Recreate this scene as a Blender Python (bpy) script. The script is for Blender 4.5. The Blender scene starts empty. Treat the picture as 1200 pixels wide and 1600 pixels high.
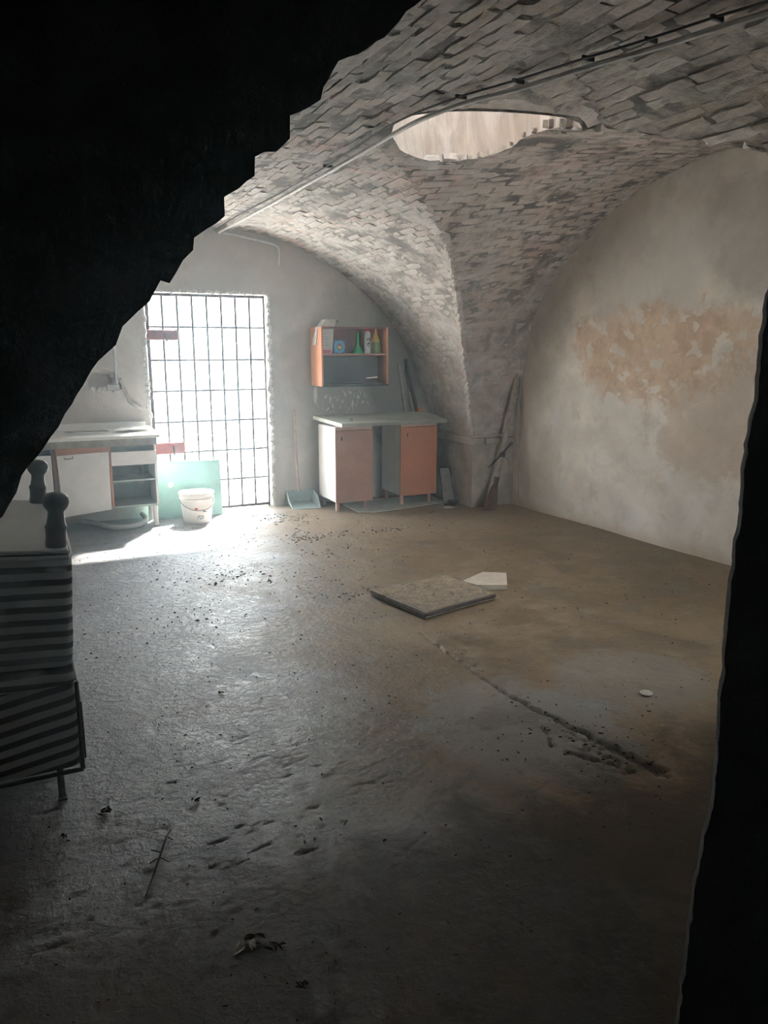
import bpy, math, random
import numpy as np
from mathutils import Vector, Matrix, noise
random.seed(7)
PI = math.pi
scene = bpy.context.scene
col = scene.collection

# ------------------------------------------------------------------ camera
TH = math.atan(255 / 1200); PSI = math.radians(25.3037)
F = Vector((math.sin(PSI) * math.cos(TH), math.cos(PSI) * math.cos(TH), -math.sin(TH)))
cd = bpy.data.cameras.new('camera'); cam = bpy.data.objects.new('camera', cd); col.objects.link(cam)
cam.location = (0, 0, 1.5)
cam.rotation_euler = F.to_track_quat('-Z', 'Y').to_euler()
cd.sensor_fit = 'HORIZONTAL'; cd.sensor_width = 36; cd.lens = 36.0
cd.clip_start = .02; cd.clip_end = 200
scene.camera = cam

# ------------------------------------------------------------------ world, sun, portals, exposure
SKY = 25.0; SUN = 95.0; EXPO = 0.2
w = bpy.data.worlds.new('world'); scene.world = w; w.use_nodes = True
bg = w.node_tree.nodes['Background']
bg.inputs[0].default_value = (.84, .93, 1.0, 1); bg.inputs[1].default_value = SKY
sd = bpy.data.lights.new('sun', 'SUN'); sd.energy = SUN; sd.angle = math.radians(5); sd.color = (1, .96, .9)
sun = bpy.data.objects.new('sun', sd); col.objects.link(sun)
sun.rotation_euler = Vector((-.93, -1.5, -1.98)).to_track_quat('-Z', 'Y').to_euler()
sun.location = (4, 12, 8)
def portal(name, loc, d, sx, sy):
    l = bpy.data.lights.new(name, 'AREA'); l.shape = 'RECTANGLE'; l.size = sx; l.size_y = sy; l.cycles.is_portal = True
    o = bpy.data.objects.new(name, l); col.objects.link(o); o.location = loc
    o.rotation_euler = Vector(d).to_track_quat('-Z', 'Y').to_euler()
portal('doorway_daylight', (1.6, 7.36, 1.0), (0, -1, 0), 1.3, 2.2)
portal('added_window_daylight', (3.52, .9, 1.5), (0, 1, 0), 1.2, 1.3)  # serves the unseen window added in the near wall
portal('shaft_daylight', (2.2, 3.55, 5.12), (0, 0, -1), 1.4, 1.6)
scene.view_settings.view_transform = 'Standard'
try: scene.view_settings.look = 'None'
except Exception: pass
scene.view_settings.exposure = EXPO; scene.view_settings.gamma = 1
scene.view_settings.use_curve_mapping = False
scene.cycles.caustics_reflective = False; scene.cycles.caustics_refractive = False
scene.cycles.filter_width = 1.1
scene.cycles.diffuse_bounces = 8
scene.cycles.max_bounces = 12; scene.cycles.volume_bounces = 2
scene.cycles.sample_clamp_indirect = 8

# ------------------------------------------------------------------ materials
class NT:
    def __init__(s, name):
        s.m = bpy.data.materials.new(name); s.m.use_nodes = True
        s.t = s.m.node_tree; s.b = s.t.nodes['Principled BSDF']
        s.pos = s.n('ShaderNodeNewGeometry').outputs['Position']
    def n(s, typ, **kw):
        x = s.t.nodes.new(typ)
        for k, v in kw.items(): setattr(x, k, v)
        return x
    def set(s, inp, v):
        if hasattr(v, 'links') or isinstance(v, bpy.types.NodeSocket): s.t.links.new(v, inp)
        else: inp.default_value = v
    def noise(s, scale, detail=6, rough=.6, vec=None, dist=0, out=0):
        x = s.n('ShaderNodeTexNoise'); s.set(x.inputs['Vector'], vec or s.pos)
        x.inputs['Scale'].default_value = scale; x.inputs['Detail'].default_value = detail
        x.inputs['Roughness'].default_value = rough; x.inputs['Distortion'].default_value = dist
        return x.outputs[out]
    def ramp(s, v, a, b, lo=0., hi=1.):
        x = s.n('ShaderNodeMapRange'); x.interpolation_type = 'SMOOTHSTEP'
        s.set(x.inputs[0], v); x.inputs[1].default_value = a; x.inputs[2].default_value = b
        x.inputs[3].default_value = lo; x.inputs[4].default_value = hi
        return x.outputs[0]
    def math(s, op, a, b=0.):
        x = s.n('ShaderNodeMath', operation=op); s.set(x.inputs[0], a); s.set(x.inputs[1], b); return x.outputs[0]
    def mix(s, f, a, b, mode='MIX'):
        x = s.n('ShaderNodeMix', data_type='RGBA', blend_type=mode)
        s.set(x.inputs[0], f)
        s.set(x.inputs[6], a if isinstance(a, bpy.types.NodeSocket) else (*a, 1))
        s.set(x.inputs[7], b if isinstance(b, bpy.types.NodeSocket) else (*b, 1))
        return x.outputs[2]
    def bump(s, h, strength, dist=.01, prev=None):
        x = s.n('ShaderNodeBump'); s.set(x.inputs['Height'], h)
        x.inputs['Strength'].default_value = strength; x.inputs['Distance'].default_value = dist
        if prev: s.set(x.inputs['Normal'], prev)
        return x.outputs[0]
    def xyz(s, v=None):
        x = s.n('ShaderNodeSeparateXYZ'); s.set(x.inputs[0], v or s.pos); return x.outputs
    def scl(s, v3, vec=None):
        x = s.n('ShaderNodeVectorMath', operation='MULTIPLY'); s.set(x.inputs[0], vec or s.pos); x.inputs[1].default_value = v3
        return x.outputs[0]
    def blob(s, ax, c, r, wob, k=1.):
        """soft ellipse mask in two world axes, edge broken by noise"""
        q = s.xyz(); d = None
        for i, (cc, rr) in zip(ax, zip(c, r)):
            e = s.math('MULTIPLY', s.math('SUBTRACT', q[i], cc), 1 / rr); e = s.math('MULTIPLY', e, e)
            d = e if d is None else s.math('ADD', d, e)
        d = s.math('ADD', d, s.math('MULTIPLY', s.math('SUBTRACT', wob, .5), 3.2 * k))
        return s.ramp(d, 1.3, .5)
    def fin(s, color=None, rough=None, normal=None, **kw):
        if color is not None: s.set(s.b.inputs['Base Color'], color if isinstance(color, bpy.types.NodeSocket) else (*color, 1))
        if rough is not None: s.set(s.b.inputs['Roughness'], rough)
        if normal is not None: s.set(s.b.inputs['Normal'], normal)
        for k, v in kw.items(): s.set(s.b.inputs[k.replace('_', ' ')], v)
        return s.m

def simple(name, c, rough=.6, var=.12, scale=9, bump=.15, **kw):
    t = NT(name)
    n1 = t.noise(scale, 5); f = t.ramp(n1, .35, .68)
    c1 = tuple(x * (1 - var) for x in c); c2 = tuple(min(1, x * (1 + var)) for x in c)
    colr = t.mix(f, c1, c2)
    return t.fin(colr, rough, t.bump(t.noise(scale * 7, 4), bump, .004), **kw)

def m_brick(name, mortar=False):
    t = NT(name)
    n1 = t.noise(1.3, 5, .6, dist=.4); n2 = t.noise(7, 6, .65); n3 = t.noise(40, 4, .6)
    isl = t.n('ShaderNodeNewGeometry').outputs['Random Per Island']
    oi = t.n('ShaderNodeObjectInfo').outputs['Random']
    rnd = t.math('FRACT', t.math('ADD', isl, t.math('MULTIPLY', oi, 3.7)))
    grey = t.mix(t.ramp(n2, .3, .7), (.40, .385, .36), (.62, .60, .57))
    warm = t.mix(t.ramp(n2, .35, .65), (.50, .42, .36), (.66, .58, .52))
    q = t.xyz()
    # whitewash survives near the door lunette; the right hand web is brown and sooty
    side = t.math('SUBTRACT', q[0], t.math('MULTIPLY', q[1], .55))
    wside = t.ramp(side, -.4, .9, 0, .8)
    c = t.mix(t.math('MULTIPLY', wside, t.ramp(n1, .35, .6, .5, 1)), grey, warm)
    pink = t.ramp(t.noise(2.1, 5, .7, dist=.8), .53, .62)
    c = t.mix(t.math('MULTIPLY', pink, .6), c, (.55, .40, .36))
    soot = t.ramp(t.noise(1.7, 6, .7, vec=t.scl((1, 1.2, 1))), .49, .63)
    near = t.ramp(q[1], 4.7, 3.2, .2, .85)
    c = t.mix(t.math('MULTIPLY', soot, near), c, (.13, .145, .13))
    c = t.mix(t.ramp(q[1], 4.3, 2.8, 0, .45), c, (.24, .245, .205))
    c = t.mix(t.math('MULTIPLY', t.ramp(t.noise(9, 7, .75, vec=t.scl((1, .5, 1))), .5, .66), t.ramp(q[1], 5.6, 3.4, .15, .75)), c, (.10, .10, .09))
    ochre = t.ramp(t.noise(2.6, 4, .6), .56, .7)
    c = t.mix(t.math('MULTIPLY', ochre, t.ramp(q[1], 4, 3, 0, .5)), c, (.36, .28, .17))
    if not mortar:
        c = t.mix(t.ramp(rnd, .0, 1., 0, .30), c, (.34, .27, .24))
        c = t.mix(t.ramp(t.math('FRACT', t.math('MULTIPLY', rnd, 7.3)), .55, 1., 0, .35), c, (.64, .62, .58))
    else:
        c = t.mix(t.math('MULTIPLY', t.ramp(t.noise(5, 6, .7), .40, .60, .1, .9), t.ramp(t.math('SUBTRACT', q[2], t.math('MULTIPLY', q[1], .3)), -1.1, 1.2, .3, 1.)), c, (.07, .062, .055))
    nb = t.bump(n3, .8, .006, t.bump(t.noise(14, 6, .7), .8, .014))
    return t.fin(c, .92, nb)

def m_plaster_right():
    t = NT('plaster right wall')
    n1 = t.noise(1.1, 6, .62, dist=.6); n2 = t.noise(4.5, 7, .65, dist=.5); n3 = t.noise(34, 5, .6)
    c = t.mix(t.ramp(n1, .38, .62), (.64, .57, .49), (.82, .745, .65))
    c = t.mix(t.ramp(n2, .45, .62, 0, .5), c, (.54, .50, .44))
    c = t.mix(t.ramp(t.noise(2.3, 6, .7, dist=1.2), .52, .60, 0, .45), c, (.66, .62, .55))
    c = t.mix(t.ramp(t.noise(3.4, 8, .75, dist=.5), .50, .60, 0, .5), c, (.70, .68, .64))
    c = t.mix(t.ramp(t.noise(5.2, 8, .75, dist=.4), .55, .64, 0, .5), c, (.52, .42, .32))
    c = t.mix(t.ramp(t.noise(.8, 4, .6), .5, .62, 0, .35), c, (.42, .39, .35))
    b1 = t.blob((1, 2), (4.55, 1.48), (.95, .36), t.noise(3.2, 7, .72, dist=.4), 1.1)
    b2 = t.blob((1, 2), (3.95, .98), (.55, .42), t.noise(3.9, 7, .72, dist=.7), 1.5)
    chips = t.ramp(t.noise(8, 3, .5, vec=t.scl((1, 1, 1.3))), .56, .60, 1, .1)
    st = t.math('MULTIPLY', b1, t.math('MULTIPLY', chips, .85))
    c = t.mix(t.math('MULTIPLY', st, .8), c, t.mix(t.ramp(t.noise(6, 7, .7), .38, .6), (.42, .24, .115), (.62, .42, .26)))
    c = t.mix(t.math('MULTIPLY', b2, .4), c, (.40, .27, .16))
    g1 = t.blob((1, 2), (3.75, 2.25), (.55, .42), t.noise(1.8, 5, .6), .9)
    g2 = t.blob((1, 2), (5.75, 1.75), (.28, .7), t.noise(2.3, 5, .6), 1.)
    c = t.mix(t.math('MULTIPLY', g1, .5), c, (.25, .235, .21))
    c = t.mix(t.math('MULTIPLY', g2, .25), c, (.24, .235, .205))
    g3 = t.blob((1, 2), (4.6, 2.2), (.55, .35), t.noise(2.3, 5, .6), 1.)
    c = t.mix(t.math('MULTIPLY', g3, .45), c, (.66, .63, .58))
    low = t.ramp(t.math('ADD', t.xyz()[2], t.math('MULTIPLY', n2, .2)), .22, .08, 0, .6)
    c = t.mix(low, c, (.42, .31, .2))
    return t.fin(c, .93, t.bump(n3, .25, .005, t.bump(n2, .5, .02)))

def m_plaster_back():
    t = NT('grey render back wall')
    n1 = t.noise(1.6, 6, .6, dist=.5); n2 = t.noise(5, 7, .68, dist=.4); n3 = t.noise(45, 5, .6)
    c = t.mix(t.ramp(n1, .35, .65), (.42, .39, .355), (.54, .50, .455))
    c = t.mix(t.ramp(n2, .45, .65, 0, .6), c, (.46, .43, .39))
    d = t.blob((0, 2), (3.5, 1.35), (.35, .8), t.noise(2.1, 5, .6), .9)
    c = t.mix(t.math('MULTIPLY', d, .75), c, (.12, .12, .11))
    d3 = t.blob((0, 2), (3.05, 1.35), (.75, .75), t.noise(1.7, 5, .6), .8)
    c = t.mix(t.math('MULTIPLY', d3, .55), c, (.25, .245, .205))
    spl = t.blob((0, 2), (2.93, .99), (.26, .12), t.noise(3, 4, .6), .6)
    drip = t.ramp(t.noise(38, 4, .6, vec=t.scl((1, 1, .45))), .56, .60)
    c = t.mix(t.math('MULTIPLY', t.math('MULTIPLY', spl, drip), .8), c, (.72, .72, .7))
    sm = t.blob((0, 2), (2.62, 1.06), (.022, .08), t.noise(9, 4, .6), .5)
    c = t.mix(t.math('MULTIPLY', sm, .7), c, (.7, .7, .67))
    return t.fin(c, .9, t.bump(n3, .3, .005, t.bump(n2, .6, .02)))

def m_shaft():
    t = NT('streaked lime plaster')
    a = t.noise(7, 6, .7, vec=t.scl((1, 1, .28)), dist=.5); b = t.noise(2.5, 5, .6)
    c = t.mix(t.ramp(a, .38, .62), (.44, .39, .35), (.68, .65, .62))
    c = t.mix(t.ramp(b, .5, .62, 0, .4), c, (.62, .53, .44))
    return t.fin(c, .92, t.bump(a, .5, .02))

def m_floor():
    t = NT('worn concrete floor')
    n1 = t.noise(.9, 6, .62, dist=.5); n2 = t.noise(3.6, 7, .68, dist=.6); n3 = t.noise(26, 6, .68); n4 = t.noise(90, 4, .6)
    q = t.xyz()
    c = t.mix(t.ramp(n2, .41, .60), (.15, .152, .155), (.25, .255, .265))
    warm = t.mix(t.ramp(n2, .35, .65), (.14, .093, .05), (.235, .165, .098))
    side = t.math('ADD', t.math('SUBTRACT', q[0], t.math('MULTIPLY', q[1], .14)), t.math('MULTIPLY', t.math('SUBTRACT', n1, .5), 3.2))
    c = t.mix(t.ramp(side, .0, 1.25, .0, .97), c, warm)
    far = t.ramp(t.math('ADD', q[1], n1), 5.2, 6.8, 0, .55)
    c = t.mix(t.math('MULTIPLY', far, t.ramp(q[0], 2.0, 3.0)), c, (.30, .225, .155))
    pale = t.blob((0, 1), (1.75, 2.35), (.42, .50), n2, .9)
    c = t.mix(t.math('MULTIPLY', pale, .55), c, (.29, .295, .295))
    pale2 = t.blob((0, 1), (2.45, 2.5), (.4, .35), n2, 1.)
    c = t.mix(t.math('MULTIPLY', pale2, .35), c, (.28, .28, .275))
    c = t.mix(t.ramp(t.noise(5, 8, .75, dist=.25), .50, .66, 0, .35), c, (.31, .285, .25))
    c = t.mix(t.ramp(t.noise(8, 8, .78, dist=.2), .54, .68, 0, .5), c, (.07, .057, .042))
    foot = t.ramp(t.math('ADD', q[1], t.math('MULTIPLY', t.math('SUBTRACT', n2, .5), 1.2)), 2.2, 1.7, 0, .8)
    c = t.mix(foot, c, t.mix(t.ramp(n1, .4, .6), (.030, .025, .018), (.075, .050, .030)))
    damp = t.ramp(t.noise(1.9, 5, .6, dist=.7), .56, .62, 0, .45)
    c = t.mix(t.math('MULTIPLY', damp, t.ramp(q[0], .5, 1.6)), c, (.12, .095, .07))
    sp = t.ramp(t.noise(60, 3, .5), .64, .7, 0, .55)
    c = t.mix(sp, c, (.09, .085, .08))
    at = t.n('ShaderNodeAttribute', attribute_name='dirt').outputs['Fac']
    c = t.mix(t.math('MULTIPLY', at, .85), c, (.045, .038, .03))
    rg = t.math('ADD', t.ramp(n2, .3, .7, .36, .56), t.math('MULTIPLY', foot, .35))
    t.set(t.b.inputs['Specular IOR Level'], t.ramp(side, .1, 1.1, .55, .2))
    pit = t.ramp(n3, .42, .62)
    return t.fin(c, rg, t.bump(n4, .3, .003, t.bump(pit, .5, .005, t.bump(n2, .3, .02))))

M = dict(
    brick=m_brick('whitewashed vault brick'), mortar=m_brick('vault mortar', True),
    right=m_plaster_right(), back=m_plaster_back(), floor=m_floor(),
    shaft=m_shaft(),
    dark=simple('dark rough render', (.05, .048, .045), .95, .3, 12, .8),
    pier=simple('dusty pier plaster', (.38, .34, .29), .92, .22, 4, .5),
    crust=simple('crusty white plaster', (.66, .64, .6), .95, .15, 20, .8),
    redbrick=simple('broken red brick', (.46, .33, .28), .95, .35, 18, .8),
    ext=simple('pale exterior render', (.75, .73, .7), .9, .06, 2, .1),
    yard=simple('pale yard concrete', (.62, .6, .57), .9, .1, 2, .1),
    iron=simple('rusty dark iron', (.07, .05, .045), .7, .4, 30, .4, Metallic=.3),
    redoxide=simple('red oxide paint', (.16, .03, .025), .6, .2, 20, .2),
    conduit=simple('grey plastic conduit', (.74, .74, .72), .5, .08, 20, .1),
    cable=simple('black cable', (.025, .025, .025), .5, .2, 20, .1),
    white=simple('white laminate', (.74, .73, .69), .45, .06, 6, .05),
    worktop=simple('dusty grey green worktop', (.44, .45, .38), .5, .12, 9, .1),
    edge=simple('worktop edge band', (.30, .31, .26), .5, .1, 12, .1),
    pinkwood=simple('pink brown beech laminate', (.42, .225, .15), .5, .07, 6, .06),
    orangewood=simple('orange brown beech laminate', (.46, .17, .07), .45, .06, 6, .06),
    cabwood=simple('peach beech laminate', (.62, .29, .16), .45, .06, 6, .06),
    cabback=simple('red brown hardboard', (.24, .095, .065), .6, .08, 6, .06),
    legpink=simple('pale pink plastic leg', (.50, .30, .23), .5, .08, 12, .05),
    smoke=simple('smoked glass door', (.06, .065, .06), .12, .2, 4, .0),
    charcoal=simple('charcoal edge strip', (.04, .045, .04), .5, .1, 9, .05),
    darkwood=simple('dark turned wood', (.035, .026, .022), .45, .3, 14, .1),
    greybrown=simple('brown cabinet edging', (.17, .10, .08), .6, .15, 10, .1),
    inner=simple('grey green cabinet lining', (.34, .40, .37), .6, .12, 7, .1),
    turquoise=simple('pale turquoise board', (.30, .52, .48), .55, .10, 5, .1),
    bucket=simple('white bucket plastic', (.74, .74, .72), .45, .06, 8, .05),
    red=simple('red plastic', (.55, .04, .05), .4, .1, 9, .05),
    pan=simple('grey green dustpan metal', (.27, .33, .31), .5, .15, 9, .2),
    broom=simple('pinkish wooden stick', (.42, .30, .25), .7, .15, 15, .2),
    pole=simple('weathered wooden pole', (.34, .29, .24), .8, .25, 15, .4),
    rust=simple('rusty spade iron', (.10, .055, .035), .85, .35, 22, .7),
    plankgrey=simple('dusty grey plank', (.27, .26, .23), .8, .2, 12, .3),
    slab=simple('brown concrete plate', (.19, .15, .105), .85, .25, 16, .6),
    tread=simple('worn tread lugs', (.40, .31, .215), .8, .25, 20, .5),
    pale=simple('pale ceramic slab', (.47, .40, .32), .8, .12, 14, .4),
    paper=simple('creased off white card', (.58, .56, .50), .8, .08, 12, .3),
    printred=simple('crimson print', (.45, .05, .09), .6, .1, 12, .1),
    blue=simple('blue tin print', (.03, .09, .19), .4, .1, 12, .1),
    cyan=simple('light blue print', (.16, .55, .70), .4, .1, 12, .1),
    yellow=simple('mustard print', (.70, .52, .10), .4, .1, 12, .1),
    green=simple('green funnel plastic', (.04, .38, .13), .4, .08, 8, .05),
    oliveoil=simple('yellow liquid bottle', (.55, .36, .06), .3, .1, 8, .05),
    olive=simple('dull green liquid', (.13, .20, .07), .3, .1, 8, .05),
    orange=simple('orange plastic', (.75, .20, .04), .4, .1, 8, .05),
    leaf=simple('dry dark leaf', (.05, .038, .028), .85, .4, 40, .3),
    leafpale=simple('pale dry leaf', (.28, .24, .19), .85, .3, 40, .3),
    stone=simple('pale pebble', (.52, .48, .42), .85, .15, 30, .3),
    canvas=simple('dirty grey board', (.19, .18, .165), .9, .2, 12, .4),
    hose=simple('grey white hose', (.50, .50, .48), .55, .1, 12, .1),
    tabletop=simple('dull white board', (.50, .53, .52), .55, .06, 5, .05),
)

def m_stripe(name, period, slope, ang_axis='x'):
    t = NT(name)
    oc = t.n('ShaderNodeTexCoord').outputs['Object']; q = t.xyz(oc)
    v = t.math('ADD', q[2], t.math('MULTIPLY', q[0], slope))
    v = t.math('ADD', v, t.math('MULTIPLY', t.noise(3, 2, .5, vec=oc), .012))
    f = t.math('FRACT', t.math('MULTIPLY', v, 1 / period))
    tri = t.math('ABSOLUTE', t.math('SUBTRACT', f, .5))
    c = t.mix(t.ramp(tri, .20, .27), (.06, .058, .056), (.48, .48, .47))
    c = t.mix(t.ramp(t.noise(6, 4, .6, vec=oc), .4, .7, 0, .3), c, (.14, .13, .12))
    wv = t.noise(300, 2, .5, vec=oc)
    return t.fin(c, .95, t.bump(wv, .3, .002))
M['stripe'] = m_stripe('striped ticking', .0436, .075)
M['stripe_sag'] = m_stripe('sagging striped ticking', .046, -.16)

# ------------------------------------------------------------------ mesh builder
def setp(o, label=None, cat=None, group=None, kind=None):
    for k, v in (('label', label), ('category', cat), ('group', group), ('kind', kind)):
        if v: o[k] = v
    return o
def wloc(o):
    p = Vector((0, 0, 0))
    while o is not None: p += o.location; o = o.parent
    return p
class MB:
    def __init__(s): s.v = []; s.f = []; s.m = None
    def add(s, vs, fs):
        b = len(s.v)
        s.v += [tuple(s.m @ Vector(v)) if s.m else tuple(v) for v in vs]
        s.f += [tuple(i + b for i in f) for f in fs]; return s
    def box(s, a, b, bev=0.):
        x0, y0, z0 = (min(a[i], b[i]) for i in range(3)); x1, y1, z1 = (max(a[i], b[i]) for i in range(3))
        if bev <= 0:
            vs = [(x, y, z) for z in (z0, z1) for y in (y0, y1) for x in (x0, x1)]
            return s.add(vs, [(0, 2, 3, 1), (4, 5, 7, 6), (0, 1, 5, 4), (2, 6, 7, 3), (0, 4, 6, 2), (1, 3, 7, 5)])
        e = min(bev, (x1 - x0) * .45, (y1 - y0) * .45, (z1 - z0) * .45)
        P = lambda X, Y, Z, d: tuple((x0, x1)[b] + (e if b == 0 else -e) * (k != d) if k == 0 else
                                     ((y0, y1)[b] + (e if b == 0 else -e) * (k != d) if k == 1 else (z0, z1)[b] + (e if b == 0 else -e) * (k != d))
                                     for k, b in enumerate((X, Y, Z)))
        idx = {}; vs = []
        for X in (0, 1):
            for Y in (0, 1):
                for Z in (0, 1):
                    for d in range(3): idx[(X, Y, Z, d)] = len(vs); vs.append(P(X, Y, Z, d))
        fs = []
        for d in range(3):
            o1, o2 = [k for k in range(3) if k != d]
            for sgn in (0, 1):
                q = []
                for u, v in ((0, 0), (1, 0), (1, 1), (0, 1)):
                    c = [0, 0, 0]; c[d] = sgn; c[o1] = u; c[o2] = v; q.append(idx[(*c, d)])
                fs.append(tuple(q))
            for u in (0, 1):
                for v in (0, 1):
                    c0 = [0, 0, 0]; c1 = [0, 0, 0]; c1[d] = 1
                    c0[o1] = c1[o1] = u; c0[o2] = c1[o2] = v
                    fs.append((idx[(*c0, o1)], idx[(*c1, o1)], idx[(*c1, o2)], idx[(*c0, o2)]))
        for X in (0, 1):
            for Y in (0, 1):
                for Z in (0, 1): fs.append(tuple(idx[(X, Y, Z, d)] for d in range(3)))
        return s.add(vs, fs)
    def quadbox(s, pts, off):
        """planar polygon pts extruded by vector off"""
        n = len(pts); vs = [tuple(p) for p in pts] + [tuple(Vector(p) + Vector(off)) for p in pts]
        return s.add(vs, [tuple(range(n))[::-1], tuple(range(n, 2 * n))] + [(i, (i + 1) % n, n + (i + 1) % n, n + i) for i in range(n)])
    def tube(s, pts, r, seg=8, caps=True):
        pts = [Vector(p) for p in pts]; rs = r if isinstance(r, (list, tuple)) else [r] * len(pts)
        vs = []; fs = []; up = None
        for i, p in enumerate(pts):
            t = (pts[min(i + 1, len(pts) - 1)] - pts[max(i - 1, 0)]).normalized()
            if up is None: up = Vector((0, 0, 1)) if abs(t.z) < .9 else Vector((1, 0, 0))
            a = t.cross(up).normalized(); b = a.cross(t).normalized(); up = b
            for k in range(seg):
                an = 2 * PI * k / seg; vs.append(tuple(p + (a * math.cos(an) + b * math.sin(an)) * rs[i]))
        for i in range(len(pts) - 1):
            for k in range(seg):
                k2 = (k + 1) % seg; fs.append((i * seg + k, i * seg + k2, (i + 1) * seg + k2, (i + 1) * seg + k))
        if caps: fs += [tuple(range(seg))[::-1], tuple(range((len(pts) - 1) * seg, len(pts) * seg))]
        return s.add(vs, fs)
    def lathe(s, prof, c, seg=20, caps=True):
        vs = []; fs = []
        for r, z in prof:
            for k in range(seg):
                an = 2 * PI * k / seg; vs.append((c[0] + r * math.cos(an), c[1] + r * math.sin(an), c[2] + z))
        n = len(prof)
        for i in range(n - 1):
            for k in range(seg):
                k2 = (k + 1) % seg; fs.append((i * seg + k, i * seg + k2, (i + 1) * seg + k2, (i + 1) * seg + k))
        if caps: fs += [tuple(range(seg))[::-1], tuple(range((n - 1) * seg, n * seg))]
        return s.add(vs, fs)
    def grid(s, nu, nv, fn, closed=False):
        vs = [fn(i / nu, j / nv) for j in range(nv + 1) for i in range(nu + 1)]
        fs = [(j * (nu + 1) + i, j * (nu + 1) + i + 1, (j + 1) * (nu + 1) + i + 1, (j + 1) * (nu + 1) + i) for j in range(nv) for i in range(nu)]
        return s.add(vs, fs)
    def build(s, name, mat, parent=None, smooth=False, rot=None, **kw):
        me = bpy.data.meshes.new(name)
        if parent is not None: org = wloc(parent)
        elif kw.get('kind') == 'structure': org = Vector((0, 0, 0))
        else:
            a = np.array(s.v); org = Vector(((a[:, 0].min() + a[:, 0].max()) / 2, (a[:, 1].min() + a[:, 1].max()) / 2, a[:, 2].min()))
        me.from_pydata([tuple(Vector(v) - org) for v in s.v], [], s.f)
        me.validate(); me.materials.append(mat)
        if smooth:
            me.polygons.foreach_set('use_smooth', [True] * len(me.polygons))
            try: me.set_sharp_from_angle(angle=math.radians(40))
            except Exception: pass
        o = bpy.data.objects.new(name, me); col.objects.link(o)
        import bmesh
        bm = bmesh.new(); bm.from_mesh(me); bmesh.ops.recalc_face_normals(bm, faces=bm.faces); bm.to_mesh(me); bm.free()
        if parent is not None: o.parent = parent
        else: o.location = org
        return setp(o, **kw)
def thing(name, label, cat, loc, group=None, rot=(0, 0, 0)):
    o = bpy.data.objects.new(name, None); col.objects.link(o); o.location = loc; o.rotation_euler = rot
    o.empty_display_size = .1
    return setp(o, label, cat, group)
def nz(p, s=1.): return noise.noise(Vector(p) * s)
def fb(p, s=1., o=4): return noise.fractal(Vector(p) * s, 1., 2., o)

# ------------------------------------------------------------------ vault shape
YB = 7.1; YS = 6.2; YC = 3.85; XR = 4.42; KN = 1.45   # the bay runs further towards the camera than away from it
def fold(y): return y if y >= YC else YC + (YC - y) / KN
def lerp_tab(y, tab):
    if y <= tab[0][0]: return tab[0][1]
    for a, b in zip(tab, tab[1:]):
        if y <= b[0]: return a[1] + (b[1] - a[1]) * (y - a[0]) / (b[0] - a[0])
    return tab[-1][1]
GX = [(3.85, 1.70), (4.02, 1.92), (4.31, 2.2), (4.62, 2.5), (4.84, 2.72), (5.12, 2.95), (5.47, 3.21), (5.78, 3.44), (6.06, 3.66), (6.17, 3.80), (6.2, 3.84)]
WZ = [(3.85, 2.795), (4.198, 2.786), (4.471, 2.75), (4.768, 2.684), (5.058, 2.566), (5.297, 2.402), (5.48, 2.295), (5.67, 2.13), (5.85, 1.98), (5.98, 1.76), (6.03, 1.53), (6.11, 1.23), (6.17, .95), (6.2, .62)]
def xwall(y): return 4.33 + (6.09 - y) * .05
def fA(x):
    u = (x - 1.6) / 2.26; return .57 + 1.98 * math.sqrt(max(0., 1 - u * u))
def yg_of_x(x):
    if x <= GX[0][1]: return YC
    for a, b in zip(GX, GX[1:]):
        if x <= b[1]: return a[0] + (b[0] - a[0]) * (x - a[1]) / (b[1] - a[1])
    return YS
def zB(x, y):
    yy = fold(y); gx = lerp_tab(yy, GX); gz = fA(gx); wz = lerp_tab(yy, WZ)
    return gz + (wz - gz) * (x - gx) / (XR - gx)
def S(x, y):
    if fold(y) >= YS: return fA(x)
    gx = lerp_tab(fold(y), GX)
    return zB(x, y) if x > gx else fA(x)
# arc tables
def resample(pts, step):
    out = [pts[0]]; acc = 0
    for a, b in zip(pts, pts[1:]):
        L = math.dist(a, b); d = step - acc
        while d <= L:
            out.append((a[0] + (b[0] - a[0]) * d / L, a[1] + (b[1] - a[1]) * d / L)); d += step
        acc = L - (d - step)
    if math.dist(out[-1], pts[-1]) > 1e-4: out.append(pts[-1])
    return out
arcA = [(1.6 - 2.26 * math.cos(PI * i / 400), .57 + 1.98 * math.sin(PI * i / 400)) for i in range(401)]
arcB = [(y, z) for y, z in WZ]                     # measured on the right wall, crown to springing
def smooth_arc(pts):
    p = resample(pts, .02)
    for _ in range(12):
        p = [p[0]] + [((a[0] + 2 * b[0] + c[0]) / 4, (a[1] + 2 * b[1] + c[1]) / 4) for a, b, c in zip(p, p[1:], p[2:])] + [p[-1]]
    return p
arcB = smooth_arc(arcB)
WZ = [(a, b) for a, b in arcB]; WZ = [WZ[i] for i in range(len(WZ)) if i == 0 or WZ[i][0] > WZ[i - 1][0] + 1e-5]

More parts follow.
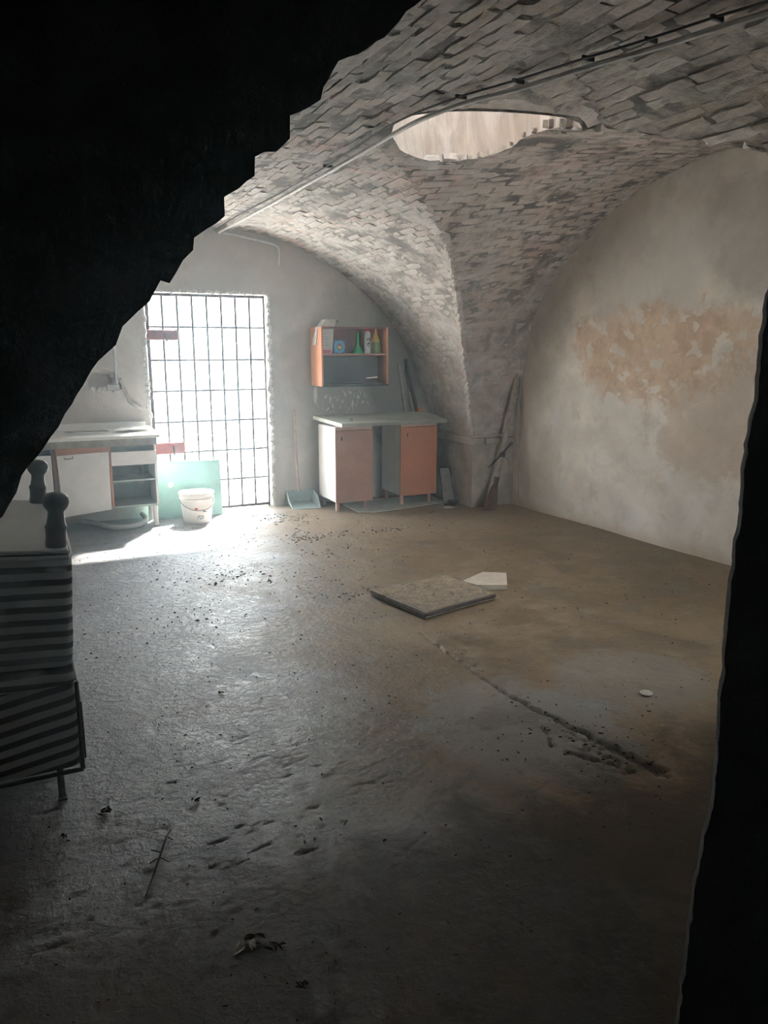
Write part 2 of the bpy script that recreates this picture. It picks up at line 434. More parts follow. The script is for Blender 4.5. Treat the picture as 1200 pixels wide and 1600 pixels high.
HOLE = [(1.83, 3.80), (1.74, 3.57), (1.75, 3.42), (1.82, 3.31), (1.94, 3.18), (2.07, 3.06), (2.19, 2.95), (2.28, 2.88), (2.36, 2.93), (2.41, 3.10),
        (2.49, 3.38), (2.60, 3.68), (2.69, 3.95), (2.64, 4.03), (2.56, 4.10), (2.45, 4.14), (2.28, 4.14), (2.13, 4.08), (1.99, 4.0)]
def in_poly(x, y, P):
    c = False; n = len(P)
    for i in range(n):
        a, b = P[i], P[i - 1]
        if (a[1] > y) != (b[1] > y) and x < (b[0] - a[0]) * (y - a[1]) / (b[1] - a[1]) + a[0]: c = not c
    return c
def near_poly(x, y, P):
    best = (1e9, 0, 0)
    for i in range(len(P)):
        a, b = P[i - 1], P[i]; dx, dy = b[0] - a[0], b[1] - a[1]
        t = max(0, min(1, ((x - a[0]) * dx + (y - a[1]) * dy) / (dx * dx + dy * dy)))
        px, py = a[0] + dx * t, a[1] + dy * t; d = (px - x) ** 2 + (py - y) ** 2
        if d < best[0]: best = (d, px, py)
    return best

def relief(p):
    """how deep the mortar bed lies behind the brick faces, metres"""
    x, y, z = p
    rough = max(0., min(1., (4.9 - y) / 2.0)) * .6 + max(0., min(1., (z - 1.2) / 1.2)) * .4
    d = .0035 + .010 * rough + (.0035 + .009 * rough) * fb((x, y, z), 3.1, 4) + (.002 + .003 * rough) * nz((x, y, z), 19)
    return d
def undul(p): return .020 * fb(p, 1.1, 2)

V = []; FC = []
def strip_mesh(rows, rownorm):
    """rows: list of equal length point lists; appended to the vault mesh, open over the hole"""
    base = len(V); nr = len(rows); nc = len(rows[0])
    flags = []
    for i, row in enumerate(rows):
        for j, p in enumerate(row):
            p = Vector(p); n = rownorm(p)
            ins = 1.6 < p.x < 2.8 and 2.8 < p.y < 4.25 and in_poly(p.x, p.y, HOLE)
            flags.append(ins)
            q = p + n * (undul(p) - relief(p))
            V.append(q)
    def at(i, j): return i * nc + j
    for i in range(nr - 1):
        for j in range(nc - 1):
            f = (at(i, j), at(i, j + 1), at(i + 1, j + 1), at(i + 1, j))
            k = sum(flags[a] for a in f)
            if k == 4: continue
            if k:
                for a in f:
                    if flags[a]:
                        q = V[base + a]; _, px, py = near_poly(q.x, q.y, HOLE)
                        V[base + a] = Vector((px, py, S(px, py) + .004)); flags[a] = True
            FC.append(tuple(base + a for a in f))
def nA(p):
    u = (p.x - 1.6) / 2.26; n = Vector((-u / 2.26, 0, -math.sqrt(max(0, 1 - u * u)) / 1.98)); return n.normalized()
def nB(p):
    e = .01; y0, y1 = p.y - e, p.y + e
    lo, hi = YC - (YS - YC) * KN, YS
    y0 = max(lo, y0); y1 = min(hi, y1)
    dz = (zB(p.x, y1) - zB(p.x, y0)) / (y1 - y0); dx = (zB(p.x + .01, p.y) - zB(p.x - .01, p.y)) / .02
    dz = max(-12, min(12, dz))
    return Vector((dx, dz, -1)).normalized()
STEP = .032
A = resample(arcA, STEP)
Y0 = .9
def rowsA(sel, ya, yb):
    rows = []
    L = max(abs(yb(x) - ya(x)) for x, z in sel); n = max(2, int(L / .04))
    for x, z in sel:
        a, b = ya(x), yb(x); rows.append([(x, a + (b - a) * k / n, z) for k in range(n + 1)])
    return rows
left = [q for q in A if q[0] <= 1.70] + [(1.70, fA(1.70))]
right_ = [(1.70, fA(1.70))] + [q for q in A if q[0] > 1.70]
strip_mesh(rowsA(left, lambda x: Y0, lambda x: YB + .03), nA)
strip_mesh(rowsA(right_, yg_of_x, lambda x: YB + .03), nA)
near_top = lambda x: max(Y0 + .01, YC - (yg_of_x(x) - YC) * KN)
strip_mesh(rowsA(right_, lambda x: Y0, near_top), nA)
for sg in (1, -1):
    rows = []
    prof = resample([(y, z) for y, z in arcB], STEP); n = 68
    for y, z in prof:
        gx = lerp_tab(y, GX); yy = y if sg > 0 else YC - (y - YC) * KN
        if yy < Y0 - .05: break
        rows.append([(gx + (XR + .22 - gx) * k / n, yy, zB(gx + (XR + .22 - gx) * k / n, y)) for k in range(n + 1)])
    strip_mesh(rows, nB)
me = bpy.data.meshes.new('ceiling'); me.from_pydata([tuple(v) for v in V], [], FC); me.validate()
me.materials.append(M['mortar']); me.polygons.foreach_set('use_smooth', [True] * len(me.polygons))
ceiling = bpy.data.objects.new('ceiling', me); col.objects.link(ceiling)
setp(ceiling, 'whitewashed brick groin vault over the room with an opening at its crown', None, None, 'structure')
# masonry above the vault, so that the shell has real thickness
mb = MB()
for (x0, x1, y0, y1) in ((-1.0, 1.62, .8, 7.55), (2.82, 4.9, .8, 7.55), (1.62, 2.82, .8, 2.76), (1.62, 2.82, 4.26, 7.55)):
    mb.box((x0, y0, 2.93), (x1, y1, 3.25))
mb.build('roof_slab', M['dark'], kind='structure', label='masonry fill above the vault')

# ---- bricks
def brick_variant(k):
    r = random.Random(k); L = .118 + r.uniform(-.012, .008); W = .0265 + r.uniform(-.003, .002); T = .04
    nx, ny = 4, 2; vs = []; fs = []
    for j in range(ny + 1):
        for i in range(nx + 1):
            u = -1 + 2 * i / nx; v = -1 + 2 * j / ny
            edge = (abs(u) > .99) + (abs(v) > .99)
            x = u * L + r.uniform(-1, 1) * (.007 if edge else .010); y = v * W + r.uniform(-1, 1) * (.0036 if edge else .006)
            z = r.uniform(-.005, .0025) - .0025 * edge
            vs.append((x, y, z))
    top = len(vs)
    ring = [i for i in range(nx + 1)] + [j * (nx + 1) + nx for j in range(1, ny + 1)] + [ny * (nx + 1) + i for i in range(nx - 1, -1, -1)] + [j * (nx + 1) for j in range(ny - 1, 0, -1)]
    for i in ring: vs.append((vs[i][0] * .99, vs[i][1] * .97, -T))
    for j in range(ny):
        for i in range(nx): a = j * (nx + 1) + i; fs.append((a, a + 1, a + nx + 2, a + nx + 1))
    n = len(ring)
    for k2 in range(n):
        a, b = ring[k2], ring[(k2 + 1) % n]; fs.append((b, a, top + k2, top + (k2 + 1) % n))
    return vs, fs
VAR = [brick_variant(k) for k in range(12)]
VME = []
for vs, fs in VAR:
    m_ = bpy.data.meshes.new('brick'); m_.from_pydata(vs, [], fs); m_.materials.append(M['brick']); VME.append(m_)
places = []          # matrices (x along course, y across, z towards the room)
def put(p, tl, nrm, rnd, sc=1.):
    nrm = nrm.normalized(); tl = (tl - nrm * tl.dot(nrm)).normalized(); tw = nrm.cross(tl)
    rough = max(0., min(1., (4.9 - p.y) / 2.0)) * .6 + max(0., min(1., (p.z - 1.2) / 1.2)) * .4
    h = rnd.uniform(-.005, .004) * (.4 + rough)
    if rnd.random() < .02 + .09 * rough: h -= .03          # a missing or sunken brick
    rot = Matrix((tl, tw, nrm)).transposed()
    rot = rot @ Matrix.Rotation(rnd.uniform(-.03, .03) * (.4 + rough), 3, 'Z') @ Matrix.Rotation(rnd.uniform(-.03, .03) * rough, 3, 'X')
    m4 = rot.to_4x4(); m4.translation = p + nrm * (undul(p) + h - .002)
    if sc != 1: m4 = m4 @ Matrix.Diagonal((sc, 1, 1, 1))
    places.append(m4)
rb = random.Random(3)
CH, BL = .0605, .252
AC = resample(arcA, CH)
for i, (x, z) in enumerate(AC[1:-1]):
    if x < -.5: continue
    off = (i % 2) * BL / 2 + rb.uniform(-.03, .03)
    yg = yg_of_x(x)
    spans = [(Y0, YB)] if x <= 1.7 else [(yg, YB), (Y0, YC - (yg - YC) * KN)]
    for a, b in spans:
        y = b - off
        while y > a:
            y0, y1 = max(a, y - BL + .006), min(b, y)
            L = y1 - y0
            if L > .05:
                p = Vector((x, (y0 + y1) / 2, z))
                if not any(in_poly(p.x, p.y + e_, HOLE) for e_ in (-.09, 0, .09)): put(p, Vector((0, 1, 0)), nA(p), rb, L / .25)
            y -= BL
BC = resample(arcB, CH)
for sg in (1, -1):
    BCs = BC if sg > 0 else resample([(YC + (y - YC) * KN, z) for y, z in arcB], CH)
    for i, (y, z) in enumerate(BCs[:-1]):
        if sg < 0 and i == 0: continue
        yy = y if sg > 0 else 2 * YC - y; y = fold(yy)
        if yy < Y0: break
        gx = lerp_tab(y, GX); x = gx + (i % 2) * BL / 2 - BL / 2 + .02
        xe = xwall(yy) + .10
        while x < xe - .05:
            x0, x1 = max(gx - .01, x), min(x + BL - .006, xe)
            if x1 - x0 > .05:
                xm = (x0 + x1) / 2; p = Vector((xm, yy, zB(xm, y)))
                if not any(in_poly(p.x + e_, p.y, HOLE) for e_ in (-.09, 0, .09)):
                    n = nB(p); put(p, Vector((1, 0, 0)), n, rb, (x1 - x0) / .25)
            x += BL
HX = Vector((math.cos(PSI), -math.sin(PSI), 0)); UX = HX.cross(F)
HL = None
def view_area(m4):
    p = m4.translation - Vector((0, 0, 1.5)); d = p.dot(F)
    if d < .3: return 0
    px, py = 600 + 1200 * p.dot(HX) / d, 800 - 1200 * p.dot(UX) / d
    if not (0 < px < 1200 and 0 < py < 760): return 0
    wx, wz = p.x * .95 / p.y, 1.5 + p.z * .95 / p.y
    if not in_poly(wx, wz, HOLEF): return 0
    n = m4.col[2].to_3d().normalized(); L = m4.col[0].to_3d().length
    return abs(n.dot(p.normalized())) * L / d ** 2
HOLEF_L = [(.498, 1.926), (.471, 1.9), (.449, 1.879), (.414, 1.853), (.389, 1.842), (.379, 1.819), (.363, 1.797), (.347, 1.783), (.326, 1.771), (.323, 1.748), (.305, 1.732), (.283, 1.722), (.277, 1.703), (.26, 1.686), (.242, 1.677), (.236, 1.657), (.22, 1.638), (.204, 1.626), (.2, 1.612), (.188, 1.599), (.17, 1.578), (.161, 1.577), (.153, 1.563), (.134, 1.54), (.119, 1.522), (.107, 1.504), (.092, 1.486), (.08, 1.476), (.07, 1.457), (.054, 1.436), (.045, 1.428), (.038, 1.415), (.023, 1.39), (.005, 1.373), (-.005, 1.359), (-.01, 1.341), (-.03, 1.314), (-.10, 1.26), (-.17, 1.17), (-.26, 1.03), (-.33, .85), (-.38, .6), (-.42, .3), (-.42, .0), (-.42, -.03)]
HOLEF_R = [(1.12, -.03), (1.122, .05), (1.126, .127), (1.13, .22), (1.133, .31), (1.137, .428), (1.152, .567), (1.166, .62), (1.165, .73), (1.156, .839), (1.16, .904), (1.153, .994), (1.157, 1.068), (1.16, 1.129), (1.165, 1.212), (1.16, 1.305), (1.167, 1.373), (1.177, 1.44), (1.172, 1.527), (1.176, 1.583), (1.21, 1.7), (1.27, 1.85), (1.30, 2.05), (1.24, 2.25), (1.05, 2.36), (.85, 2.34), (.68, 2.2), (.57, 2.05)]
HOLEF = HOLEF_L + HOLEF_R
order = sorted(range(len(places)), key=lambda i: -view_area(places[i]))
single = set(order[:300])
for i in order[:300]:
    o = bpy.data.objects.new('brick', VME[i % 12]); col.objects.link(o); o.parent = ceiling; o.matrix_local = places[i]
bv = []; bf = []; 
for i in range(len(places)):
    if i in single: continue
    vs, fs = VAR[i % 12]; b = len(bv); m4 = places[i]
    bv += [tuple(m4 @ Vector(v)) for v in vs]; bf += [tuple(a + b for a in f) for f in fs]
me = bpy.data.meshes.new('brick_courses'); me.from_pydata(bv, [], bf); me.materials.append(M['brick'])
bc = bpy.data.objects.new('brick_courses', me); col.objects.link(bc); bc.parent = ceiling; bc['kind'] = 'stuff'

# broken brick ends along the groin arris
for k in range(64):
    t = k / 63; y = 6.17 - t * .9 if k < 48 else 5.7 - rb.random() * 1.2
    x = lerp_tab(y, GX); z = fA(x)
    r = random.Random(900 + k); s_ = r.uniform(.012, .036)
    mb = MB(); 
    vs = [(x + .005 + sx * s_ * r.uniform(.5, 1.1), y - .012 + sy * s_ * r.uniform(.4, .9), z - .004 + sz * s_ * r.uniform(.4, .9)) for sz in (-1, 1) for sy in (-1, 1) for sx in (-1, 1)]
    mb.add(vs, [(0, 2, 3, 1), (4, 5, 7, 6), (0, 1, 5, 4), (2, 6, 7, 3), (0, 4, 6, 2), (1, 3, 7, 5)])
    red = .08 < t < .4 and r.random() < .45
    mb.build('broken_brick', M['redbrick'] if red else M['brick'], ceiling, **({'label': 'broken brick end showing red clay'} if red else {}))
# broken bricks hanging at the far lip of the opening
for k, (x, y) in enumerate([(2.56, 4.1), (2.66, 4.0), (2.69, 3.9), (2.5, 4.13), (2.42, 4.14), (2.64, 3.78), (2.57, 3.60), (2.6, 4.06), (2.45, 4.14), (2.67, 3.95)]):
    r = random.Random(70 + k); s_ = r.uniform(.010, .022); z = S(x, y) + .02
    vs = [(x + sx * s_ * r.uniform(.5, 1.2), y + sy * s_ * r.uniform(.3, .8), z + sz * s_ * r.uniform(.4, 1.1)) for sz in (-1, 1) for sy in (-1, 1) for sx in (-1, 1)]
    MB().add(vs, [(0, 2, 3, 1), (4, 5, 7, 6), (0, 1, 5, 4), (2, 6, 7, 3), (0, 4, 6, 2), (1, 3, 7, 5)]).build('broken_brick', M['brick'], ceiling)

# light shaft above the opening
SH = resample(HOLE + [HOLE[0]], .05)[:-1]
cx = sum(p[0] for p in SH) / len(SH); cy = sum(p[1] for p in SH) / len(SH)
mb = MB(); n = len(SH); lev = [0, .05, .12, .25, .4, .6, .8, 1.0]
def shp(i, t):
    x, y = SH[i % n]; d = Vector((x - cx, y - cy)).normalized(); z0 = S(x, y)
    o = .018 + .012 * fb((x * 1, y * 1, t), 3, 3)
    return (x + d.x * o, y + d.y * o, z0 + .01 + (5.1 - z0) * t)
for t in lev: mb.v += [shp(i, t) for i in range(n)]
for j in range(len(lev) - 1): mb.f += [(j * n + i, j * n + (i + 1) % n, (j + 1) * n + (i + 1) % n, (j + 1) * n + i) for i in range(n)]
b = len(mb.v)
for t in (0, 1.): mb.v += [(shp(i, t)[0] + (SH[i][0] - cx) * .22, shp(i, t)[1] + (SH[i][1] - cy) * .22, shp(i, t)[2] + (.02 if t == 0 else 0)) for i in range(n)]
mb.f += [(b + i, b + (i + 1) % n, b + n + (i + 1) % n, b + n + i) for i in range(n)]
mb.f += [(7 * n + i, 7 * n + (i + 1) % n, b + n + (i + 1) % n, b + n + i) for i in range(n)]
mb.f += [(i, (i + 1) % n, b + (i + 1) % n, b + i) for i in range(n)]
k0 = len(mb.v)
for m_, zz in ((1.0, 2.94), (2.6, 2.94), (2.6, 3.0), (1.0, 3.0)):
    mb.v += [(cx + (SH[i][0] - cx) * (m_ + .03), cy + (SH[i][1] - cy) * (m_ + .03), zz) for i in range(n)]
for j in range(4):
    j2 = (j + 1) % 4; mb.f += [(k0 + j * n + i, k0 + j * n + (i + 1) % n, k0 + j2 * n + (i + 1) % n, k0 + j2 * n + i) for i in range(n)]
mb.build('light_shaft', M['shaft'], smooth=True, kind='structure', label='pale plastered shaft rising from the opening in the vault')

# ------------------------------------------------------------------ walls
mb = MB()
def rwp(u, v):
    y = .9 + u * (YS + .25 - .9); z = -.02 + v * 2.95; p = (0, y, z)
    return (xwall(y) - .02 * fb(p, 1.3, 3) - .003 * nz(p, 9), y, z)
mb.grid(150, 90, rwp)
mb.v += [(4.9, .9, -.02), (4.9, YS + .25, -.02), (4.9, YS + .25, 2.93), (4.9, .9, 2.93)]
b = len(mb.v) - 4; e = [0, 150, 90 * 151 + 150, 90 * 151]
mb.f += [(b, b + 1, b + 2, b + 3)] + [(e[i], e[(i + 1) % 4], b + (i + 1) % 4, b + i) for i in range(4)]
mb.build('wall_right', M['right'], smooth=True, kind='structure', label='peeling plaster wall with an ochre stain')

# back wall with doorway and a small arched recess
DX0, DX1, DZ = 1.06, 2.16, 1.985
mb = MB(); NX, NZ = 230, 110
xs = [-.9 + 5.1 * i / NX for i in range(NX + 1)]; zs = [-.02 + 2.75 * j / NZ for j in range(NZ + 1)]
def inside(x, z): return DX0 < x < DX1 and z < DZ
fl_ = {}
for j, z in enumerate(zs):
    for i, x in enumerate(xs):
        X, Z = x, z
        y = YB - .012 * fb((x, 9, z), 1.5, 3) - .003 * nz((x, 3, z), 11)
        a = ((x - .68) / .14) ** 2 + ((z - 1.17) / .13) ** 2
        if z > 1.165 and a < 1.25: y += .075 * max(0, min(1, (1.2 - a) / .25))
        ins = inside(x, z)
        if ins:
            d = [(x - DX0, 0), (DX1 - x, 1), (DZ - z, 2)]; k = min(d)[1]
            wob = .012 * nz((x, 0, z), 16)
            if k == 0: X = DX0 - abs(wob)
            elif k == 1: X = DX1 + abs(wob)
            else: Z = DZ + abs(wob) * .6
        fl_[(i, j)] = ins; mb.v.append((X, y, Z))
for j in range(NZ):
    for i in range(NX):
        q = [(i, j), (i + 1, j), (i + 1, j + 1), (i, j + 1)]
        if all(fl_[k] for k in q): continue
        mb.f.append(tuple(k[1] * (NX + 1) + k[0] for k in q))
mb.box((-1.2, YB + .11, -.05), (DX0 - .005, 7.32, 2.93)).box((DX1 + .005, YB + .11, -.05), (4.9, 7.32, 2.93)).box((DX0 - .02, YB + .11, DZ + .002), (DX1 + .02, 7.32, 2.93))
mb.box((DX0 - .12, YB + .01, -.05), (DX0 - .004, YB + .12, DZ + .1)).box((DX1 + .004, YB + .01, -.05), (DX1 + .12, YB + .12, DZ + .1)).box((DX0 - .1, YB + .01, DZ + .003), (DX1 + .1, YB + .12, DZ + .1))
wb = mb.build('wall_back', M['back'], smooth=True, kind='structure', label='grey rendered end wall with the barred doorway')
# crusty broken plaster edge round the doorway
mb = MB(); r = random.Random(5)
def crumb(x, y, z, s_):
    vs = [(x + sx * s_ * r.uniform(.3, 1), y + sy * s_ * r.uniform(.2, .6), z + sz * s_ * r.uniform(.4, 1.4)) for sz in (-1, 1) for sy in (-1, 1) for sx in (-1, 1)]
    mb.add(vs, [(0, 2, 3, 1), (4, 5, 7, 6), (0, 1, 5, 4), (2, 6, 7, 3), (0, 4, 6, 2), (1, 3, 7, 5)])
z = 0
while z < DZ:
    if z < 1.75 or r.random() < .6: crumb(DX1 + .004 + r.uniform(-.008, .02), YB - .006, z, r.uniform(.008, .022))
    crumb(DX0 - .004 - r.uniform(-.008, .02), YB - .006, z, r.uniform(.008, .02)); z += r.uniform(.012, .03)
x = DX0
while x < DX1: crumb(x, YB - .006, DZ + r.uniform(0, .022), r.uniform(.006, .014)); x += r.uniform(.012, .03)
mb.build('plaster_crumbs', M['crust'], wb, kind='stuff', label='crusty white plaster edge round the doorway')
# metal box and vertical feed in the recess
mb = MB().tube([(.79, YB - .012, 1.16), (.79, YB - .012, 1.9)], .011, 8).build('pipe', M['conduit'], wb, smooth=True)
mb = MB(); mb.box((.70, YB - .03, 1.145), (.81, YB + .03, 1.20), .006)
o = mb.build('junction_box', M['plankgrey'], wb)
mb = MB(); r = random.Random(8)
for k in range(26): crumb(.55 + .25 * r.random(), YB - .008, 1.155 + r.uniform(-.015, .012), r.uniform(.006, .016))
mb.build('mortar_crumbs', M['crust'], wb, kind='stuff')

# left wall of the vaulted room
mb = MB(); mb.grid(120, 60, lambda u, v: (-.66 + .02 * fb((0, u * 6, v * 3), 1.5, 3), .9 + u * 6.3, -.02 + v * 2.9))
mb.box((-1.2, .9, -.05), (-.78, 7.3, 2.93))
mb.build('wall_left', M['back'], smooth=True, kind='structure', label='rendered side wall behind the dark opening')

# corner pier with its impost band
def pier(name, y0, y1, fx, label):
    mb = MB()
    def face(u, v, kind):
        if kind == 0: y = y0 + (y1 - y0) * u; p = (3.86, y, v * .70); return (3.86 - .012 * fb(p, 2.5, 3), y, v * .70)
        x = 3.86 + .75 * u; p = (x, y0, v * .70); return (x, y0 - .012 * fb(p, 2.5, 3), v * .70)
    mb.grid(24, 18, lambda u, v: face(u, v, 0)); mb.grid(20, 18, lambda u, v: face(u, v, 1))
    mb.box((3.90, y0 + .03, 0), (4.9, y1, .70))
    o = mb.build(name, M['pier'], smooth=True, kind='structure', label=label)
    m2 = MB(); bx = (3.83, y0 - .028, .605)
    m2.box((3.825, y0 - .03, .608), (3.98, y1 - .02, .672), .008).box((3.99, y0 - .028, .604), (4.36, y0 + .06, .668), .008).box((3.84, y0 - .012, .672), (4.37, y0 + .05, .70), .006)
    m2.build('impost_band', M['pier'], o)
    return o
for y0_, y1_ in ((YS + .02, YB + .2),):
    MB().box((3.89, y0_, .55), (4.9, y1_, 2.93)).build('masonry_core', M['mortar'], ceiling, label='solid masonry behind the springing')
p1 = pier('corner_pier', YS, YB, 0, 'stout plastered corner pier under the vault springing')

# ------------------------------------------------------------------ floor
def seg_dist(x, y, P):
    best = 1e9; bt = 0
    for i in range(len(P) - 1):
        a, b_ = P[i], P[i + 1]; dx, dy = b_[0] - a[0], b_[1] - a[1]
        t = max(0, min(1, ((x - a[0]) * dx + (y - a[1]) * dy) / (dx * dx + dy * dy)))
        d = math.hypot(a[0] + dx * t - x, a[1] + dy * t - y)
        if d < best: best = d; bt = (i + t) / (len(P) - 1)
    return best, bt
CRACK = [(1.849, 3.503), (1.848, 3.154), (1.844, 2.739), (1.869, 2.48), (1.914, 2.24), (1.949, 2.056), (1.97, 1.942), (1.985, 1.815)]
CR2 = [(1.80, 2.30), (1.76, 2.20), (1.755, 2.14), (1.80, 2.06), (1.86, 1.98), (1.9, 1.9)]
CR3 = [(1.60, 1.99), (1.50, 1.95), (1.44, 1.86)]
xs = sorted(set([round(-1.3 + .035 * i, 4) for i in range(180)] + [round(.0 + .02 * i, 4) for i in range(75)] + [round(1.66 + .008 * i, 4) for i in range(50)]))
xs = [x for x in xs if x <= 4.95]
ys = sorted(set([round(-1.6 + .05 * i, 4) for i in range(56)] + [round(1.2 + .02 * i, 4) for i in range(125)] + [round(1.78 + .009 * i, 4) for i in range(195)] + [round(3.7 + .03 * i, 4) for i in range(125)]))
ys = [y for y in ys if y <= 7.29]
def thin(a, d):
    o = [a[0]]
    for v in a[1:]:
        if v - o[-1] > d: o.append(v)
    return o
xs = thin(xs, .006); ys = thin(ys, .006)
fv = []; dirt = []
for y in ys:
    for x in xs:
        z = 0.; dd = 0.
        if y > 1.0 and y < 7.15:
            z = .004 * fb((x, y, 0), 1.6, 3)
            # scuffed, pitted screed near the front left
            k = max(0, min(1, (3.1 - y) / .8)) * max(0, min(1, (1.5 - x) / .6))
            pit = noise.noise(Vector((x * 34, y * 62, 3))) + .6 * noise.noise(Vector((x * 15, y * 15, 5)))
            z -= (.25 + k) * max(0, pit - .35) * .012
            z -= max(0, noise.noise(Vector((x * 9, y * 9, 7))) - .5) ** 1.6 * .03
        if 1.5 < x < 2.2 and 1.7 < y < 3.6:
            xw = x + .013 * nz((x, y, 1), 13) + .007 * nz((x, y, 6), 31); d, t = seg_dist(xw, y, CRACK)
            wd = (.003 + .018 * t ** 1.2) * (1 + .9 * nz((x, y, 0), 28)) * (1.2 if t < .97 else .5)
            e = max(0, min(1, (wd - d) / .006 + .5)) if t > .02 else 0
            d2, t2 = seg_dist(x, y, CR2); e2 = max(0, min(1, (.010 * (.7 + 2.2 * nz((x, y, 2), 24)) - d2) / .006 + .2)) * .7
            br = max(0, 1 - math.hypot((x - 1.87) / .09, (y - 2.05) / .22)); n_ = nz((x, y, 4), 36)
            e3 = max(0, min(1, br * 2)) * max(0, min(1, n_ * 3)) * .55
            q = max(e, e2, e3); z -= .022 * q; dd = q * (.75 + .4 * nz((x, y, 9), 40))
        d4, _ = seg_dist(x, y, CR3) if 1.4 < x < 1.65 and 1.8 < y < 2.05 else (1, 0)
        if d4 < .004: dd = .6
        fv.append((x, y, z)); dirt.append(max(0, min(1, dd)))
nx = len(xs)
ff = [(j * nx + i, j * nx + i + 1, (j + 1) * nx + i + 1, (j + 1) * nx + i) for j in range(len(ys) - 1) for i in range(nx - 1)]
me = bpy.data.meshes.new('floor'); me.from_pydata(fv, [], ff); me.materials.append(M['floor'])
me.polygons.foreach_set('use_smooth', [True] * len(me.polygons))
at = me.attributes.new('dirt', 'FLOAT', 'POINT'); at.data.foreach_set('value', dirt)
o = bpy.data.objects.new('floor', me); col.objects.link(o); setp(o, 'worn concrete floor with a long crack', kind='structure')

# ------------------------------------------------------------------ dark wall with the ragged opening we look through
YF = .95
def ragged(P):
    out = []
    for a, b_ in zip(P, P[1:]):
        L = math.dist(a, b_); n = max(1, int(L / .012))
        for k in range(n):
            t = k / n; x, z = a[0] + (b_[0] - a[0]) * t, a[1] + (b_[1] - a[1]) * t
            q = .006 * fb((x, 1, z), 30, 4); out.append((x + q, z + .006 * fb((x, 7, z), 30, 4)))
    return out
RG = ragged(HOLEF + [HOLEF[0]]); n = len(RG); ctr = (.45, 1.15)
def outer(x, z, k):
    dx, dz = x - ctr[0], z - ctr[1]; sc = 1e9
    for c_, d_, lim in ((ctr[0], dx, 2.84), (ctr[0], dx, -1.3), (ctr[1], dz, 3.0), (ctr[1], dz, -.3)):
        if d_ * (lim - c_) > 0: sc = min(sc, (lim - c_) / d_)
    return ctr[0] + dx * sc, ctr[1] + dz * sc
rings = []
def ring(f): rings.append([f(i) for i in range(n)])
def nrm2(i):
    a, b_ = RG[(i - 4) % n], RG[(i + 4) % n]; d = Vector((b_[0] - a[0], b_[1] - a[1])).normalized()
    v = Vector((d.y, -d.x)); c_ = Vector((RG[i][0] - ctr[0], RG[i][1] - ctr[1]))
    return v if v.dot(c_) > 0 else -v
ring(lambda i: (*[RG[i][k] + (c_) for k, c_ in ((0, 0.), )], YF + .34) and (RG[i][0] + nrm2(i).x * .46, YF + .34, RG[i][1] + nrm2(i).y * .46))
ring(lambda i: (RG[i][0] + nrm2(i).x * .22, YF + .16 + .01 * fb((RG[i][0], 2, RG[i][1]), 9, 2), RG[i][1] + nrm2(i).y * .22))
ring(lambda i: (RG[i][0] + nrm2(i).x * .07, YF + .055 + .01 * fb((RG[i][0], 3, RG[i][1]), 14, 2), RG[i][1] + nrm2(i).y * .07))
ring(lambda i: (RG[i][0] + nrm2(i).x * .012, YF + .018, RG[i][1] + nrm2(i).y * .012))
ring(lambda i: (RG[i][0], YF + .003 * nz((RG[i][0], 0, RG[i][1]), 30), RG[i][1]))
for t in (.02, .06, .14, .3, .6, 1.):
    def fn(i, t=t):
        x, z = RG[i]; X, Z = outer(x, z, 0); X = x + (X - x) * t; Z = z + (Z - z) * t
        return (X, YF - .02 * min(1, t * 12) + .012 * fb((X, 0, Z), 7, 3), Z)
    ring(fn)
def fn2(i):
    X, Z = outer(*RG[i], 0); return (X, YF + .34, Z)
ring(fn2)
mb = MB()
for rg in rings: mb.v += rg
R_ = len(rings)
for j in range(R_):
    j2 = (j + 1) % R_
    mb.f += [(j * n + i, j * n + (i + 1) % n, j2 * n + (i + 1) % n, j2 * n + i) for i in range(n)]
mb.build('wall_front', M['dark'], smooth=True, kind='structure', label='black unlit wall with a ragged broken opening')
WX0, WX1, WZ0, WZ1 = 3.0, 4.05, .95, 2.05
mb = MB()
for a, b_ in (((2.80, .97, -.1), (WX0, 1.28, 3.1)), ((WX1, .97, -.1), (4.95, 1.28, 3.1)), ((WX0, .97, -.1), (WX1, 1.28, WZ0)), ((WX0, .97, WZ1), (WX1, 1.28, 3.1))): mb.box(a, b_)
mb.build('wall_near', M['back'], kind='structure', label='rendered wall holding the added small window beside the dark room')
wn = thing('added_window', 'unseen timber window added to the near wall for fill light', None, (3.5, 1.12, WZ0)); wn['kind'] = 'structure'  # added out of view to light the cupboard fronts and vault
MB().box((WX0, 1.08, WZ0), (WX0 + .05, 1.15, WZ1), .004).box((WX1 - .05, 1.08, WZ0), (WX1, 1.15, WZ1), .004).box((WX0, 1.08, WZ0), (WX1, 1.15, WZ0 + .05), .004).box((WX0, 1.08, WZ1 - .05), (WX1, 1.15, WZ1), .004).build('added_window_frame', M['pole'], wn)
MB().box((3.505, 1.09, WZ0), (3.545, 1.14, WZ1), .003).build('mullion', M['pole'], wn)
MB().box((2.9, -25, -.3), (30, .95, -.02)).build('ground_outside', M['yard'], kind='structure', label='pale yard outside the added small window')
MB().box((-1.5, 1.0, -.1), (-1.2, 7.3, 3.1)).build('masonry_core', M['dark'], kind='structure', label='solid masonry beside the dark room')
